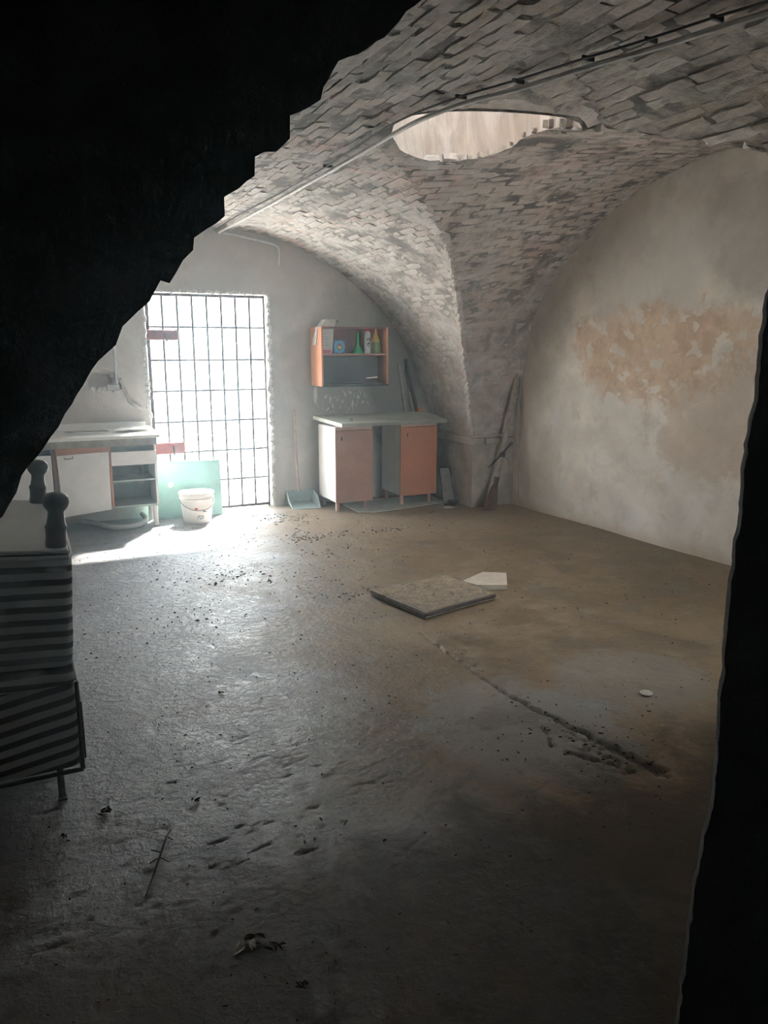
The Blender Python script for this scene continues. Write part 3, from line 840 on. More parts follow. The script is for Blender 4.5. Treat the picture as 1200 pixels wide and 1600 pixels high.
# the unlit room the photographer stands in
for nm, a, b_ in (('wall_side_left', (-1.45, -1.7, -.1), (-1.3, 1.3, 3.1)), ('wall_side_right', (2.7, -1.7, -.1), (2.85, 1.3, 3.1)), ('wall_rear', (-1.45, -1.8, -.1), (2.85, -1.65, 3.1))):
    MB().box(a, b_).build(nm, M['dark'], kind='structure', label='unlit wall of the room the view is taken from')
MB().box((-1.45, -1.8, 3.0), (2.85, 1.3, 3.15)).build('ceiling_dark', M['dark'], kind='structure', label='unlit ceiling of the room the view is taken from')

# ------------------------------------------------------------------ outside
MB().box((-25, 7.30, -.3), (30, 40, -.02)).build('ground_outside', M['yard'], kind='structure', label='pale sunlit yard outside the doorway')
bd = thing('building', 'pale building washed out in the glare beyond the barred doorway', 'building', (2, 22, -.02))
MB().box((-9, 21, -.02), (14, 26, 7)).build('facade', M['ext'], bd)
for k, (x, z) in enumerate([(-1.6, 1.2), (.6, 1.2), (3.4, 1.2), (6., 1.2), (-1.6, 4.2), (.6, 4.2), (3.4, 4.2), (6., 4.2)]):
    f_ = MB().box((x, 20.93, z), (x + 1.1, 21.01, z + 1.5), .01).build('window', M['white'], bd)
    MB().box((x + .08, 20.915, z + .08), (x + 1.02, 20.94, z + 1.42)).build('pane', M['inner'], f_)

# ------------------------------------------------------------------ barred door
dr = thing('door_1', 'barred iron door filling the bright doorway', None, (1.6, YB + .06, 0)); dr['kind'] = 'structure'
gy = YB + .055; r_ = .0055
mb = MB()
for a, b_ in (((DX0 + .012, gy - .012, .0), (DX0 + .04, gy + .012, DZ - .005)), ((DX1 - .028, gy - .012, .0), (DX1 - .012, gy + .012, DZ - .005)), ((DX0 + .012, gy - .012, DZ - .03), (DX1 - .012, gy + .012, DZ - .006)), ((DX0 + .012, gy - .012, .01), (DX1 - .012, gy + .012, .035))):
    mb.box(a, b_, .003)
mb.build('door_frame', M['iron'], dr)
for k in range(1, 8):
    x = DX0 + .026 + (DX1 - DX0 - .05) * k / 8
    MB().tube([(x, gy, .02), (x, gy, DZ - .01)], .0098, 6).build('upright_bar', M['iron'], dr, smooth=True)
for z in (.285, .565, .845, 1.125, 1.40, 1.69):
    MB().box((DX0 + .02, gy + .006, z - .0075), (DX1 - .02, gy + .014, z + .0075)).build('cross_bar', M['iron'], dr)
for a, b_ in (((DX0 + .01, 1.575), (DX0 + .285, 1.665)), ((DX0 + .02, .56), (DX0 + .29, .665))):
    o = MB().box((a[0], gy - .03, a[1]), (b_[0], gy + .005, b_[1]), .006).build('lock_plate', M['redoxide'], dr, label='dark red painted plate')
    MB().tube([(a[0] + .15, gy - .045, b_[1] - .03), (a[0] + .17, gy - .045, a[1] - .01)], .009, 6).build('bolt', M['iron'], o)
mb = MB()
x0, x1, z0, z1 = DX1 - .31, DX1 - .03, .03, .28
k = -16
while k < 17:
    for sg in (1, -1):
        c_ = x0 + k * .02; pts = []
        for tt in range(0, 29):
            zz = z0 + (z1 - z0) * tt / 28; xx = c_ + sg * (zz - z0) * 1.0 + (0 if sg > 0 else .28)
            if x0 <= xx <= x1: pts.append((xx, gy + .016, zz))
        if len(pts) > 1: mb.tube([pts[0], pts[-1]], .0013, 4, False)
    k += 1
mb.build('wire_mesh', M['iron'], dr, kind='stuff', label='fine diagonal wire mesh')

# ------------------------------------------------------------------ conduit and cable on the vault
pp = [(1.74, 7.07), (1.75, 6.2), (1.752, 5.3), (1.752, 4.4), (1.744, 3.75), (1.744, 3.32), (1.80, 3.0), (1.883, 2.71), (1.956, 2.39), (2.017, 2.15), (2.06, 1.92), (2.12, 1.6), (2.15, 1.35)]
cd_ = thing('wiring_conduit', 'grey plastic conduit running along the vault crown to the end wall', 'conduit', (1.75, 5, 2.5))
pts = [Vector((x, y, fA(x) - .040 + .004 * nz((x, y, 0), 5))) for x, y in pp]
def cr(P, m=5):
    out = []
    for i in range(len(P) - 1):
        p0, p1, p2, p3 = P[max(i - 1, 0)], P[i], P[i + 1], P[min(i + 2, len(P) - 1)]
        for k in range(m):
            t = k / m; out.append(.5 * ((2 * p1) + (p2 - p0) * t + (2 * p0 - 5 * p1 + 4 * p2 - p3) * t * t + (3 * p1 - p0 - 3 * p2 + p3) * t ** 3))
    return out + [P[-1]]
wp = [Vector(p) for p in [(2.27, YB - .03, 2.25), (2.275, YB - .03, 2.33), (2.27, YB - .03, 2.405), (2.20, YB - .03, 2.435), (2.0, YB - .03, 2.47), (1.8, YB - .03, 2.50)]]
MB().tube(cr(wp + pts), .0105, 8).build('tube', M['conduit'], cd_, smooth=True)
for i in (3, 6, 7, 8, 9, 10):
    p = pts[i]; MB().box((p.x - .056, p.y - .005, p.z + .010), (p.x - .002, p.y + .005, p.z + .026), .002).build('clip', M['cable'], cd_)
MB().tube(cr([p + Vector((-.045 - .008 * math.sin(i * 1.7), 0, .016 + .004 * math.sin(i * 2.1))) for i, p in enumerate(pts)]), .0045, 6).build('dark_cable', M['cable'], cd_, smooth=True, label='thin black cable beside the tube')

# ------------------------------------------------------------------ desk: worktop on two cupboards
mb = MB(); th = .035; ty = 7.02
zf, zb_ = .795, .835
tp = [(2.56, ty, zb_), (2.65, 6.50, zf), (3.76, 6.53, zf), (3.80, ty, zb_)]
mb.quadbox([(x, y, z) for x, y, z in tp], (0, 0, th))
wt = mb.build('desk_worktop', M['worktop'], label='grey green worktop spanning the two brown door cupboards', cat='worktop')
def frontstrip(x0, x1, y, z0, z1): return MB().box((x0, y - .004, z0), (x1, y + .004, z1), .001)
frontstrip(2.655, 3.755, 6.508, .797, .828).build('edge_band', M['edge'], wt)
MB().lathe([(.014, 0), (.014, .004)], (2.85, 6.75, .848), 12).build('screw_cap', M['cable'], wt)
MB().lathe([(.02, 0), (.02, .003)], (2.80, 6.64, .84), 12).build('stain_cap', M['cable'], wt)
def cupboard(x0, x1, y0, y1, z0, z1, door, label, gl):
    t = thing('desk_cupboard', label, 'cupboard', ((x0 + x1) / 2, (y0 + y1) / 2, 0), 'cupboards under the grey green worktop')
    w_ = .018
    mb = MB().box((x0, y0 + .02, z0), (x0 + w_, y1, z1), .002); mb.build('side_panel', M['white'], t, label='white side panel')
    MB().box((x1 - w_, y0 + .02, z0), (x1, y1, z1), .002).build('side_panel', M['white'], t, label='white side panel')
    MB().box((x0 + w_, y0 + .02, z0), (x1 - w_, y1 - .006, z0 + w_)).build('bottom_board', M['white'], t)
    MB().box((x0 + w_, y0 + .02, z1 - w_), (x1 - w_, y1 - .006, z1)).build('top_board', M['white'], t)
    MB().box((x0 + .01, y1 - .006, z0), (x1 - .01, y1, z1)).build('back_panel', M['inner'], t)
    d = MB().box((x0 - .001, y0, z0 - .004), (x1 + .001, y0 + .018, z1 - .03), .002).build('door', door, t)
    MB().box((x0, y0 + .003, z1 - .026), (x1, y0 + .02, z1), .002).build('top_rail', M['legpink'], t)
    MB().box((gl, y0 - .006, z1 - .12), (gl + .012, y0 + .001, z1 - .085), .002).build('handle', M['iron'], d)
    MB().box((x0 - .002, y0 + .001, z0), (x0 + .001, y0 + .019, z1), .0005).build('edging', M['legpink'], t)
    for (lx, ly) in ((x0 + .03, y0 + .045), (x1 - .06, y0 + .045), (x0 + .03, y1 - .05), (x1 - .06, y1 - .05)):
        MB().lathe([(.017, 0), (.02, .012), (.02, z0)], (lx, ly, 0), 12).build('leg', M['legpink'], t, smooth=True)
cupboard(2.605, 2.975, 6.55, 7.0, .09, .792, M['pinkwood'], 'dull pink brown door cupboard with bright white side, beside the dustpan', 2.66)
cupboard(3.285, 3.68, 6.57, 7.0, .10, .792, M['orangewood'], 'orange brown door cupboard standing beside the corner pier', 3.35)
MB().quadbox([(2.78, 6.46, .002), (2.90, 6.38, .002), (3.78, 6.52, .002), (3.80, 6.92, .002), (2.80, 7.0, .002)], (0, 0, .008)).build('floor_board', M['worktop'], label='flat thin board lying on the floor under the cupboards', cat='board')
MB().lathe([(.0, 0), (.016, .004), (.021, .018), (.018, .034), (.008, .042), (.0, .044)], (3.70, 6.98, .866), 14, False).build('plastic_knob', M['orange'], smooth=True, label='small orange plastic knob at the rear of the worktop', cat='knob')

# ------------------------------------------------------------------ wall cabinet
wc = thing('wall_cabinet', 'small open wall cabinet of peach laminate with a smoked lower flap', 'cabinet', (2.91, 6.95, 1.155))
x0, x1, y0, y1, z0, z1 = 2.575, 3.26, 6.80, 7.085, 1.155, 1.70
MB().box((x0, y0, z0), (x0 + .018, y1, z1), .002).build('side_panel', M['cabwood'], wc)
MB().box((x1 - .018, y0, z0), (x1, y1, z1), .002).build('side_panel', M['cabwood'], wc)
MB().box((x0 + .018, y0, z1 - .016), (x1 - .018, y1, z1), .002).build('top_panel', M['cabback'], wc)
MB().box((x0 + .018, y0 + .02, z0), (x1 - .018, y1, z0 + .016), .002).build('bottom_panel', M['worktop'], wc)
MB().box((x0 + .018, y0 + .015, 1.44), (x1 - .018, y1 - .01, 1.456), .002).build('shelf', M['pinkwood'], wc)
MB().box((x0 + .01, y1 - .012, z0 + .01), (x1 - .01, y1 - .002, z1 - .01)).build('back_panel', M['cabback'], wc, label='red brown back panel')
g = MB().box((x0 + .02, y0 + .028, z0 + .022), (x1 - .10, y0 + .034, 1.43), .001).build('flap', M['smoke'], wc, label='dark smoked glass flap')
MB().tube([(3.03, y0 + .012, 1.225), (3.15, y0 + .012, 1.232)], .008, 8).build('handle', M['white'], g, smooth=True, label='pale bar handle')
MB().box((x0 + .012, y0 - .006, z0 - .006), (x1 + .002, y0 + .018, z0 + .014), .002).build('bottom_strip', M['charcoal'], wc)
mb = MB()
for k, (ya, yb) in enumerate(((6.86, 6.95), (6.88, 6.98))):
    mb.add([(x0 - .004, ya, 1.70), (x0 - .006, ya + .012, 1.70), (x0 - .012, yb + .012, 1.60), (x0 - .008, yb + .03, 1.53), (x0 - .01, yb, 1.535), (x0 - .01, yb - .012, 1.60)], [(0, 1, 2, 5), (5, 2, 3, 4)])
mb.box((x0 - .007, 6.90, 1.60), (x0 - .001, 6.93, 1.695), .001).box((x0 - .009, 6.915, 1.53), (x0 - .001, 6.94, 1.61), .001).box((x0 - .009, 6.955, 1.54), (x0 - .001, 6.975, 1.60), .001)
mb.build('paper_tag', M['crust'], wc, label='torn white paper strip')

sz = 1.456
# carton
ct = thing('paper_carton', 'tall off white carton with a crimson foot on the cabinet shelf', 'carton', (2.66, 6.90, sz))
mb = MB(); mb.quadbox([(2.605, 6.87, sz), (2.705, 6.86, sz), (2.725, 6.86, 1.683), (2.602, 6.87, 1.683)], (0, .07, 0)); mb.build('carton_body', M['paper'], ct)
MB().box((2.615, 6.856, sz + .004), (2.695, 6.861, sz + .035)).build('print_band', M['printred'], ct)
mb = MB()
for k in range(5): mb.box((2.625, 6.8565, 1.53 + k * .026), (2.625 + (.05, .03, .055, .04, .03)[k], 6.859, 1.534 + k * .026))
mb.build('print_lines', M['plankgrey'], ct, kind='stuff')
# open packet on top of the cabinet
pk = thing('paper_packet', 'crumpled open card packet lying on top of the wall cabinet', 'packet', (2.68, 6.92, 1.70))
mb = MB(); mb.quadbox([(2.60, 6.87, 1.70), (2.73, 6.85, 1.70), (2.76, 6.86, 1.765), (2.65, 6.86, 1.77)], (0, .12, 0)); mb.build('packet_body', M['paper'], pk)
MB().quadbox([(2.73, 6.848, 1.70), (2.765, 6.84, 1.73), (2.772, 6.85, 1.762), (2.748, 6.85, 1.762)], (0, .08, 0)).build('flap', M['plankgrey'], pk)
# blue sunburst tin
tn = thing('blue_carton', 'small blue box with light blue rays and a mustard bowl print', 'box', (2.77, 6.86, sz))
MB().box((2.715, 6.835, sz), (2.825, 6.905, sz + .125), .003).build('box_body', M['blue'], tn)
mb = MB(); c0 = (2.77, sz + .062)
for k in range(16):
    a = 2 * PI * k / 16; c_, s_ = math.cos(a), math.sin(a); q0, q1 = .028, .058 if abs(c_) < .75 else .052
    p = lambda r, w: (c0[0] + r * c_ - w * s_, 6.8325, c0[1] + r * s_ + w * c_)
    mb.quadbox([p(q0, -.002), p(q1, -.006), p(q1, .006), p(q0, .002)], (0, .0025, 0))
mb.build('print_rays', M['cyan'], tn)
mb = MB(); mb.quadbox([(2.748, 6.832, c0[1] + .008), (2.755, 6.832, c0[1] - .02), (2.785, 6.832, c0[1] - .02), (2.792, 6.832, c0[1] + .008)], (0, .003, 0)); mb.build('print_bowl', M['yellow'], tn)
MB().box((2.748, 6.8315, c0[1] + .008), (2.792, 6.835, c0[1] + .018)).build('print_band', M['printred'], tn)
# green funnel, mouth down
fn_ = MB(); fn_.lathe([(.055, 0), (.056, .006), (.05, .02), (.035, .05), (.016, .078), (.014, .10), (.011, .20), (.009, .2), (.012, .09)], (2.985, 6.90, sz), 22, False)
fn_.build('funnel', M['green'], smooth=True, label='green plastic funnel standing mouth down on the cabinet shelf', cat='funnel')
# white bottle with red cap
bt = thing('cleaner_bottle', 'white bottle with dark print and red cap beside the funnel', 'bottle', (3.085, 6.90, sz))
MB().lathe([(.026, 0), (.031, .006), (.031, .13), (.03, .19), (.022, .205), (.018, .21)], (3.085, 6.90, sz), 20).build('bottle_body', M['bucket'], bt, smooth=True)
MB().lathe([(.02, .208), (.021, .212), (.019, .235), (.0, .238)], (3.085, 6.90, sz), 16, False).build('cap', M['red'], bt, smooth=True)
mb = MB()
for k, (dx, dz, w_, h_) in enumerate([(-.014, .12, .008, .02), (0, .13, .01, .012), (.01, .11, .008, .02), (-.008, .09, .012, .012), (.006, .082, .01, .02), (-.014, .07, .007, .018), (.0, .06, .009, .012), (.012, .135, .006, .01)]):
    mb.box((3.085 + dx - w_ / 2, 6.866, sz + dz), (3.085 + dx + w_ / 2, 6.871, sz + dz + h_))
mb.build('label_print', M['cable'], bt)
# conical bottle
ob = thing('cone_bottle', 'conical bottle of yellow over green liquid with orange neck ring', 'bottle', (3.17, 6.90, sz))
MB().lathe([(.056, 0), (.060, .01), (.058, .03), (.047, .105)], (3.172, 6.90, sz), 20).build('lower_body', M['olive'], ob, smooth=True, label='dull green lower half')
MB().lathe([(.0468, .105), (.026, .165), (.016, .195)], (3.172, 6.90, sz), 20).build('upper_body', M['oliveoil'], ob, smooth=True, label='yellow upper half')
MB().lathe([(.017, .193), (.016, .215)], (3.172, 6.90, sz), 14).build('neck_ring', M['orange'], ob, smooth=True)
MB().lathe([(.011, .215), (.010, .235)], (3.172, 6.90, sz), 14).build('cap', M['paper'], ob, smooth=True)

# ------------------------------------------------------------------ poles behind the desk
def prism(name, a, b_, wx, wy, mat, parent=None, **kw):
    mb = MB(); a = Vector(a); b_ = Vector(b_)
    mb.v = [tuple(p + Vector((sx * wx, sy * wy, 0))) for p in (a, b_) for sx, sy in ((-1, -1), (1, -1), (1, 1), (-1, 1))]
    mb.f = [(0, 1, 2, 3), (4, 5, 6, 7), (0, 1, 5, 4), (1, 2, 6, 5), (2, 3, 7, 6), (3, 0, 4, 7)]
    return mb.build(name, mat, parent, **kw)
prism('plank', (3.74, 7.073, 0), (3.515, 7.078, 1.355), .018, .006, M['plankgrey'], label='broad pale edged plank leaning behind the worktop', cat='plank')
prism('plank', (3.815, 7.073, 0), (3.60, 7.078, 1.30), .013, .006, M['pole'], label='narrow wooden batten leaning between the plank and the dark tube', cat='batten')
MB().tube([(3.80, 7.045, .0), (3.78, 7.045, .45), (3.69, 7.045, .95), (3.60, 7.045, 1.25), (3.575, 7.045, 1.40)], [.016, .016, .018, .020, .016], 8).build('tube', M['charcoal'], smooth=True, label='bent dark tube leaning behind the worktop by the vault', cat='tube')

# leaning grey board with black edging beside the pier
gb = thing('edged_board', 'dirty grey board with a black edge leaning beside the corner pier', 'board', (3.75, 6.47, 0))
MB().quadbox([(3.69, 6.42, .0), (3.81, 6.42, .0), (3.80, 6.54, .345), (3.70, 6.54, .355)], (0, .02, 0)).build('board', M['canvas'], gb)
MB().tube([(3.68, 6.41, .008), (3.815, 6.41, .008), (3.818, 6.47, .18), (3.806, 6.53, .35), (3.70, 6.53, .36)], .009, 6).build('edging', M['cable'], gb, smooth=True)
MB().lathe([(.02, 0), (.045, .02), (.055, .05), (.058, .055), (.05, .05), (.02, .012)], (3.745, 6.345, .0), 16).build('bowl', M['charcoal'], smooth=True, label='small dark bowl on the floor before the grey edged board', cat='bowl')

# ------------------------------------------------------------------ dustpan and stick
dp = thing('dustpan', 'grey green long handled dustpan standing under its pinkish stick', 'dustpan', (2.41, 6.93, 0))
MB().quadbox([(2.28, 6.83, .0), (2.545, 6.80, .0), (2.53, 7.03, .03), (2.30, 7.05, .03)], (0, 0, .006)).build('tray', M['pan'], dp)
MB().quadbox([(2.29, 7.05, .02), (2.54, 7.03, .02), (2.555, 7.02, .15), (2.28, 7.04, .15)], (0, .008, 0)).build('back_plate', M['pan'], dp)
MB().quadbox([(2.275, 6.83, .0), (2.30, 7.05, .02), (2.28, 7.04, .15), (2.262, 6.93, .10)], (.006, 0, 0)).build('side_plate', M['pan'], dp)
MB().quadbox([(2.545, 6.80, .0), (2.54, 7.03, .02), (2.555, 7.02, .15), (2.56, 6.90, .10)], (-.006, 0, 0)).build('side_plate', M['pan'], dp)
MB().tube([(2.405, 7.035, .14), (2.395, 7.05, .45), (2.388, 7.055, .70), (2.385, 7.06, .93)], .012, 8).build('stick', M['broom'], dp, smooth=True, label='pinkish wooden stick')

# ------------------------------------------------------------------ spade in the corner
sp = thing('spade', 'rusty spade with a long weathered handle leaning in the corner', 'spade', (3.96, 6.02, 0))
MB().tube([(4.04, 6.05, .27), (4.12, 6.07, .56), (4.22, 6.10, 1.0), (4.305, 6.125, 1.44)], [.017, .02, .021, .018], 10).build('shaft', M['pole'], sp, smooth=True)
MB().tube([(4.015, 6.04, .18), (4.045, 6.05, .31)], [.02, .028], 10).build('socket', M['rust'], sp, smooth=True)
mb = MB()
def bl(u, v):
    ww = .05 + .045 * min(1, v * 1.5); x = 4.02 - .075 * v + (u - .5) * 2 * ww * .75; return (x, 6.035 - .04 * v - .018 * math.cos((u - .5) * 2.6) + .016, .22 - .215 * v - .01 * (abs(u - .5) * 2) ** 2 * 0)
mb.grid(8, 8, bl); k0 = len(mb.v)
mb.v += [(x, y + .006, z) for x, y, z in mb.v[:k0]]; mb.f += [tuple(a + k0 for a in f_[::-1]) for f_ in mb.f]
rim = [i for i in range(9)] + [j * 9 + 8 for j in range(1, 9)] + [72 + i for i in range(7, -1, -1)] + [j * 9 for j in range(7, 0, -1)]
mb.f += [(rim[i], rim[(i + 1) % len(rim)], rim[(i + 1) % len(rim)] + k0, rim[i] + k0) for i in range(len(rim))]
mb.build('blade', M['rust'], sp)
MB().tube([(3.975, 6.02, .235), (4.005, 6.02, .205), (4.03, 6.03, .225), (4.035, 6.03, .20)], .008, 6).build('foot_rest', M['rust'], sp)
MB().tube([(3.935, 6.035, .408), (4.02, 6.03, .475), (4.11, 6.04, .55), (4.205, 6.05, .628)], [.006, .008, .009, .012], 7).build('cross_stick', M['cable'], sp, smooth=True, label='dark stick tied across the shaft')
mb = MB()
for k in range(4):
    z = .50 + k * .012; x = 4.103 + k * .003; mb.tube([(x + .026 * math.cos(a), 6.066 + .026 * math.sin(a), z + .004 * math.sin(a * 2)) for a in [2 * PI * q / 12 for q in range(13)]], .004, 5)
mb.tube([(4.12, 6.04, .50), (4.16, 6.03, .46), (4.175, 6.03, .41)], .002, 5)
mb.build('wire_tie', M['cable'], sp)
MB().tube([(4.30, 6.13, 1.44), (4.312, 6.11, 1.2), (4.315, 6.09, .95), (4.31, 6.08, .7), (4.308, 6.07, .4), (4.30, 6.05, .01)], [.012, .010, .009, .006, .004, .003], 6).build('shadow_rod', M['pole'], smooth=True, label='thin cane in place of the spade shaft shadow on the stained wall', cat='rod')  # thin rod modelled in place of the shadow cast by the spade shaft

# ------------------------------------------------------------------ sink unit left of the door
su = thing('sink_cupboard', 'worn white sink cupboard with a hanging door beside the turquoise board', 'cupboard', (.5, 6.9, 0))
fy = 6.70; by = 7.07
MB().quadbox([(-.42, by, .80), (-.42, 6.60, .775), (1.045, 6.60, .775), (1.045, by, .80)], (0, 0, .025)).build('worktop', M['white'], su, label='white sink top')
MB().box((-.42, 7.045, .82), (1.0, 7.075, .875), .003).build('upstand', M['white'], su)
MB().box((-.40, 6.66, .71), (1.03, 6.69, .776), .003).build('apron', M['plankgrey'], su, label='dark grey band under the top')
MB().box((.235, fy - .012, .665), (.64, fy + .006, .712), .002).build('rail', M['pinkwood'], su)
for nm, xa, xb in (('side_panel', -.40, -.382), ('divider', .205, .24), ('divider', .64, .66), ('side_panel', 1.005, 1.025)):
    MB().box((xa, fy, .18), (xb, by, .775), .002).build(nm, M['greybrown'] if nm == 'divider' and xa < .5 else (M['pinkwood'] if nm == 'divider' else M['white']), su)
MB().box((-.40, fy, .18), (1.025, by, .20), .002).build('bottom_panel', M['inner'], su)
MB().box((-.39, by - .008, .20), (1.01, by, .77)).build('back_panel', M['inner'], su)
MB().box((.66, fy + .02, .40), (1.005, by - .01, .415), .001).build('shelf', M['inner'], su)
MB().box((-.385, fy - .016, .205), (.20, fy + .002, .66), .003).build('door', M['white'], su)
mb = MB(); mb.quadbox([(.256, fy - .03, .148), (.632, fy - .02, .182), (.640, fy - .006, .668), (.240, fy - .006, .652)], (0, .018, 0))
d = mb.build('door', M['white'], su, label='white door hanging askew')
mb = MB(); mb.quadbox([(.236, fy - .012, .656), (.640, fy - .01, .672), (.640, fy + .004, .672), (.236, fy + .004, .656)], (0, 0, .012)); mb.build('edge_strip', M['pinkwood'], d)
MB().tube([(.296, fy - .012, .64), (.300, fy - .014, .622), (.365, fy - .014, .628), (.362, fy - .012, .645)], .0035, 6).build('handle', M['iron'], d)
MB().box((.655, fy - .018, .545), (1.022, fy + .0, .66), .003).build('drawer', M['white'], su)
for lx, ly in ((.995, 6.74), (-.36, 6.74), (.995, 7.0), (-.36, 7.0), (.15, 6.9)):
    MB().lathe([(.024, 0), (.028, .01), (.022, .03), (.022, .18)], (lx, ly, 0), 12).build('leg', M['white'], su, smooth=True)
MB().tube([(.93, 6.98, .50), (.93, 6.98, .38), (.93, 7.0, .33)], .022, 10).build('drain_pipe', M['hose'], su, smooth=True)
MB().quadbox([(.32, 6.78, .829), (.66, 6.74, .829), (.64, 6.80, .829), (.36, 6.83, .829)], (0, 0, .006)).build('flat_slat', M['plankgrey'], label='grey slat lying on the white sink top', cat='slat')
MB().quadbox([(.70, 6.76, .829), (1.0, 6.80, .829), (1.02, 6.98, .829), (.78, 6.95, .829)], (0, 0, .012)).build('tile', M['crust'], label='bright white tile lying at the door end of the sink top', cat='tile')
MB().tube(cr([Vector(p) for p in [(.40, 7.02, .03), (.512, 6.93, .024), (.60, 6.74, .024), (.70, 6.66, .024), (.84, 6.70, .024), (.93, 6.88, .024), (.92, 7.03, .05)]]), .022, 10).build('hose', M['hose'], smooth=True, label='pale hose curving on the floor beneath the sink cupboard', cat='hose')
MB().quadbox([(.808, YB - .03, 1.245), (.83, YB - .03, 1.235), (.905, YB - .035, 1.045), (1.0, YB - .03, .985), (.985, YB - .028, .96), (.875, YB - .035, 1.03)], (0, .006, 0)).build('hanging_strap', M['plankgrey'], label='flat grey strap hanging bent on the wall above the sink cupboard', cat='strap')

# ------------------------------------------------------------------ turquoise board and bucket
tb = thing('turquoise_board', 'pale turquoise board leaning on the foot of the barred door', 'board', (1.335, 6.97, 0))
MB().quadbox([(1.03, 6.955, .0), (1.628, 6.94, .0), (1.640, 7.03, .495), (1.065, 7.035, .505)], (0, .018, 0)).build('board', M['turquoise'], tb)
MB().quadbox([(1.178 + .026 * math.cos(a), 6.9985 + .026 * .16 * math.sin(a) - .001, .300 + .026 * math.sin(a)) for a in [2 * PI * k / 18 for k in range(18)]], (0, .004, 0)).build('round_sticker', M['crust'], tb, label='round white sticker')
bk = thing('bucket', 'white plastic bucket in front of the turquoise board', 'bucket', (1.35, 6.73, 0))
MB().lathe([(.115, 0), (.121, .004), (.140, .20), (.143, .21), (.150, .212), (.150, .222), (.145, .226), (.150, .256), (.156, .262), (.153, .27), (.144, .268), (.115, .01), (0.001, .008)], (1.35, 6.73, 0), 32, False).build('bucket_body', M['bucket'], bk, smooth=True)
MB().tube([(1.35 + .152 * math.cos(a), 6.73 + .152 * math.sin(a), .215 - .09 * max(0, math.sin(-a))) for a in [PI + PI * k / 20 for k in range(21)]], .003, 5).build('wire_handle', M['iron'], bk)
mb = MB()
def onb(a, z, w_, h_):
    rr = .1215 + (.14 - .1215) * z / .2 + .0015; P = lambda aa, zz: (1.35 + rr * math.cos(aa), 6.73 + rr * math.sin(aa), zz)
    mb.quadbox([P(a - w_, z), P(a + w_, z), P(a + w_, z + h_), P(a - w_, z + h_)], (math.cos(a) * .001, math.sin(a) * .001, 0))
onb(-PI / 2 - .25, .13, .09, .018); mb.build('red_mark', M['red'], bk)
mb = MB()
for a, z, w_, h_ in ((-1.25, .105, .16, .006), (-1.3, .112, .05, .012), (-1.75, .045, .02, .03), (-1.62, .05, .02, .03), (-1.55, .045, .08, .005), (-1.45, .045, .02, .035), (-1.62, .07, .1, .005), (-1.36, .05, .02, .025)): onb(a, z, w_, h_)
mb.build('pen_scribble', M['charcoal'], bk, kind='stuff')

# ------------------------------------------------------------------ ribbed access plate and pale slab on the floor
pl = thing('access_plate', 'square brown ribbed access plate lying raised on the floor', 'plate', (2.2, 3.95, 0))
Pc = [(1.873, 4.139), (1.978, 3.632), (2.527, 3.761), (2.468, 4.245)]
mb = MB(); mb.quadbox([(x, y, .006) for x, y in [(1.873, 4.139), (1.889, 4.03), (1.902, 4.03), (1.907, 4.005), (1.895, 4.0), (1.978, 3.632), (2.527, 3.761), (2.468, 4.245)]], (0, 0, .034)); mb.build('plate_body', M['slab'], pl)
def bil(u, v):
    a = (Pc[0][0] + (Pc[1][0] - Pc[0][0]) * u, Pc[0][1] + (Pc[1][1] - Pc[0][1]) * u); b_ = (Pc[3][0] + (Pc[2][0] - Pc[3][0]) * u, Pc[3][1] + (Pc[2][1] - Pc[3][1]) * u)
    return a[0] + (b_[0] - a[0]) * v, a[1] + (b_[1] - a[1]) * v
mb = MB(); N = 24
for i in range(N):
    for j in range(N):
        u, v = (i + .5) / N * .93 + .035, (j + .5) / N * .93 + .035
        if random.random() < .06: continue
        du, dv = (.014, .007) if (i + j) % 2 else (.007, .014)
        q = [bil(u - du, v - dv), bil(u + du, v - dv), bil(u + du, v + dv), bil(u - du, v + dv)]
        mb.quadbox([(x, y, .0395) for x, y in q], (0, 0, .0035))
mb.build('tread_pattern', M['tread'], pl, kind='stuff')
mb = MB()
for a, b_ in ((0, 1), (1, 2), (2, 3), (3, 0)):
    pa, pb = Vector((*Pc[a], .026)), Vector((*Pc[b_], .026))
    if a == 0: pa = pa.lerp(pb, .3)
    mb.tube([pa, pb], .011, 4)
mb.build('rim_angle', M['iron'], pl, label='rusty angle iron rim')
for x, y in ((1.96, 4.08), (2.02, 3.72), (2.45, 3.82), (2.4, 4.15)): MB().box((x - .03, y - .03, -.004), (x + .03, y + .03, .007)).build('foot_pad', M['slab'], pl)
MB().quadbox([(2.500, 4.10, .0), (2.73, 4.215, .0), (2.86, 4.13, .0), (2.71, 3.90, .0), (2.535, 3.985, .0)], (0, 0, .03)).build('stone_slab', M['pale'], label='pale five sided slab beside the ribbed access plate', cat='slab')

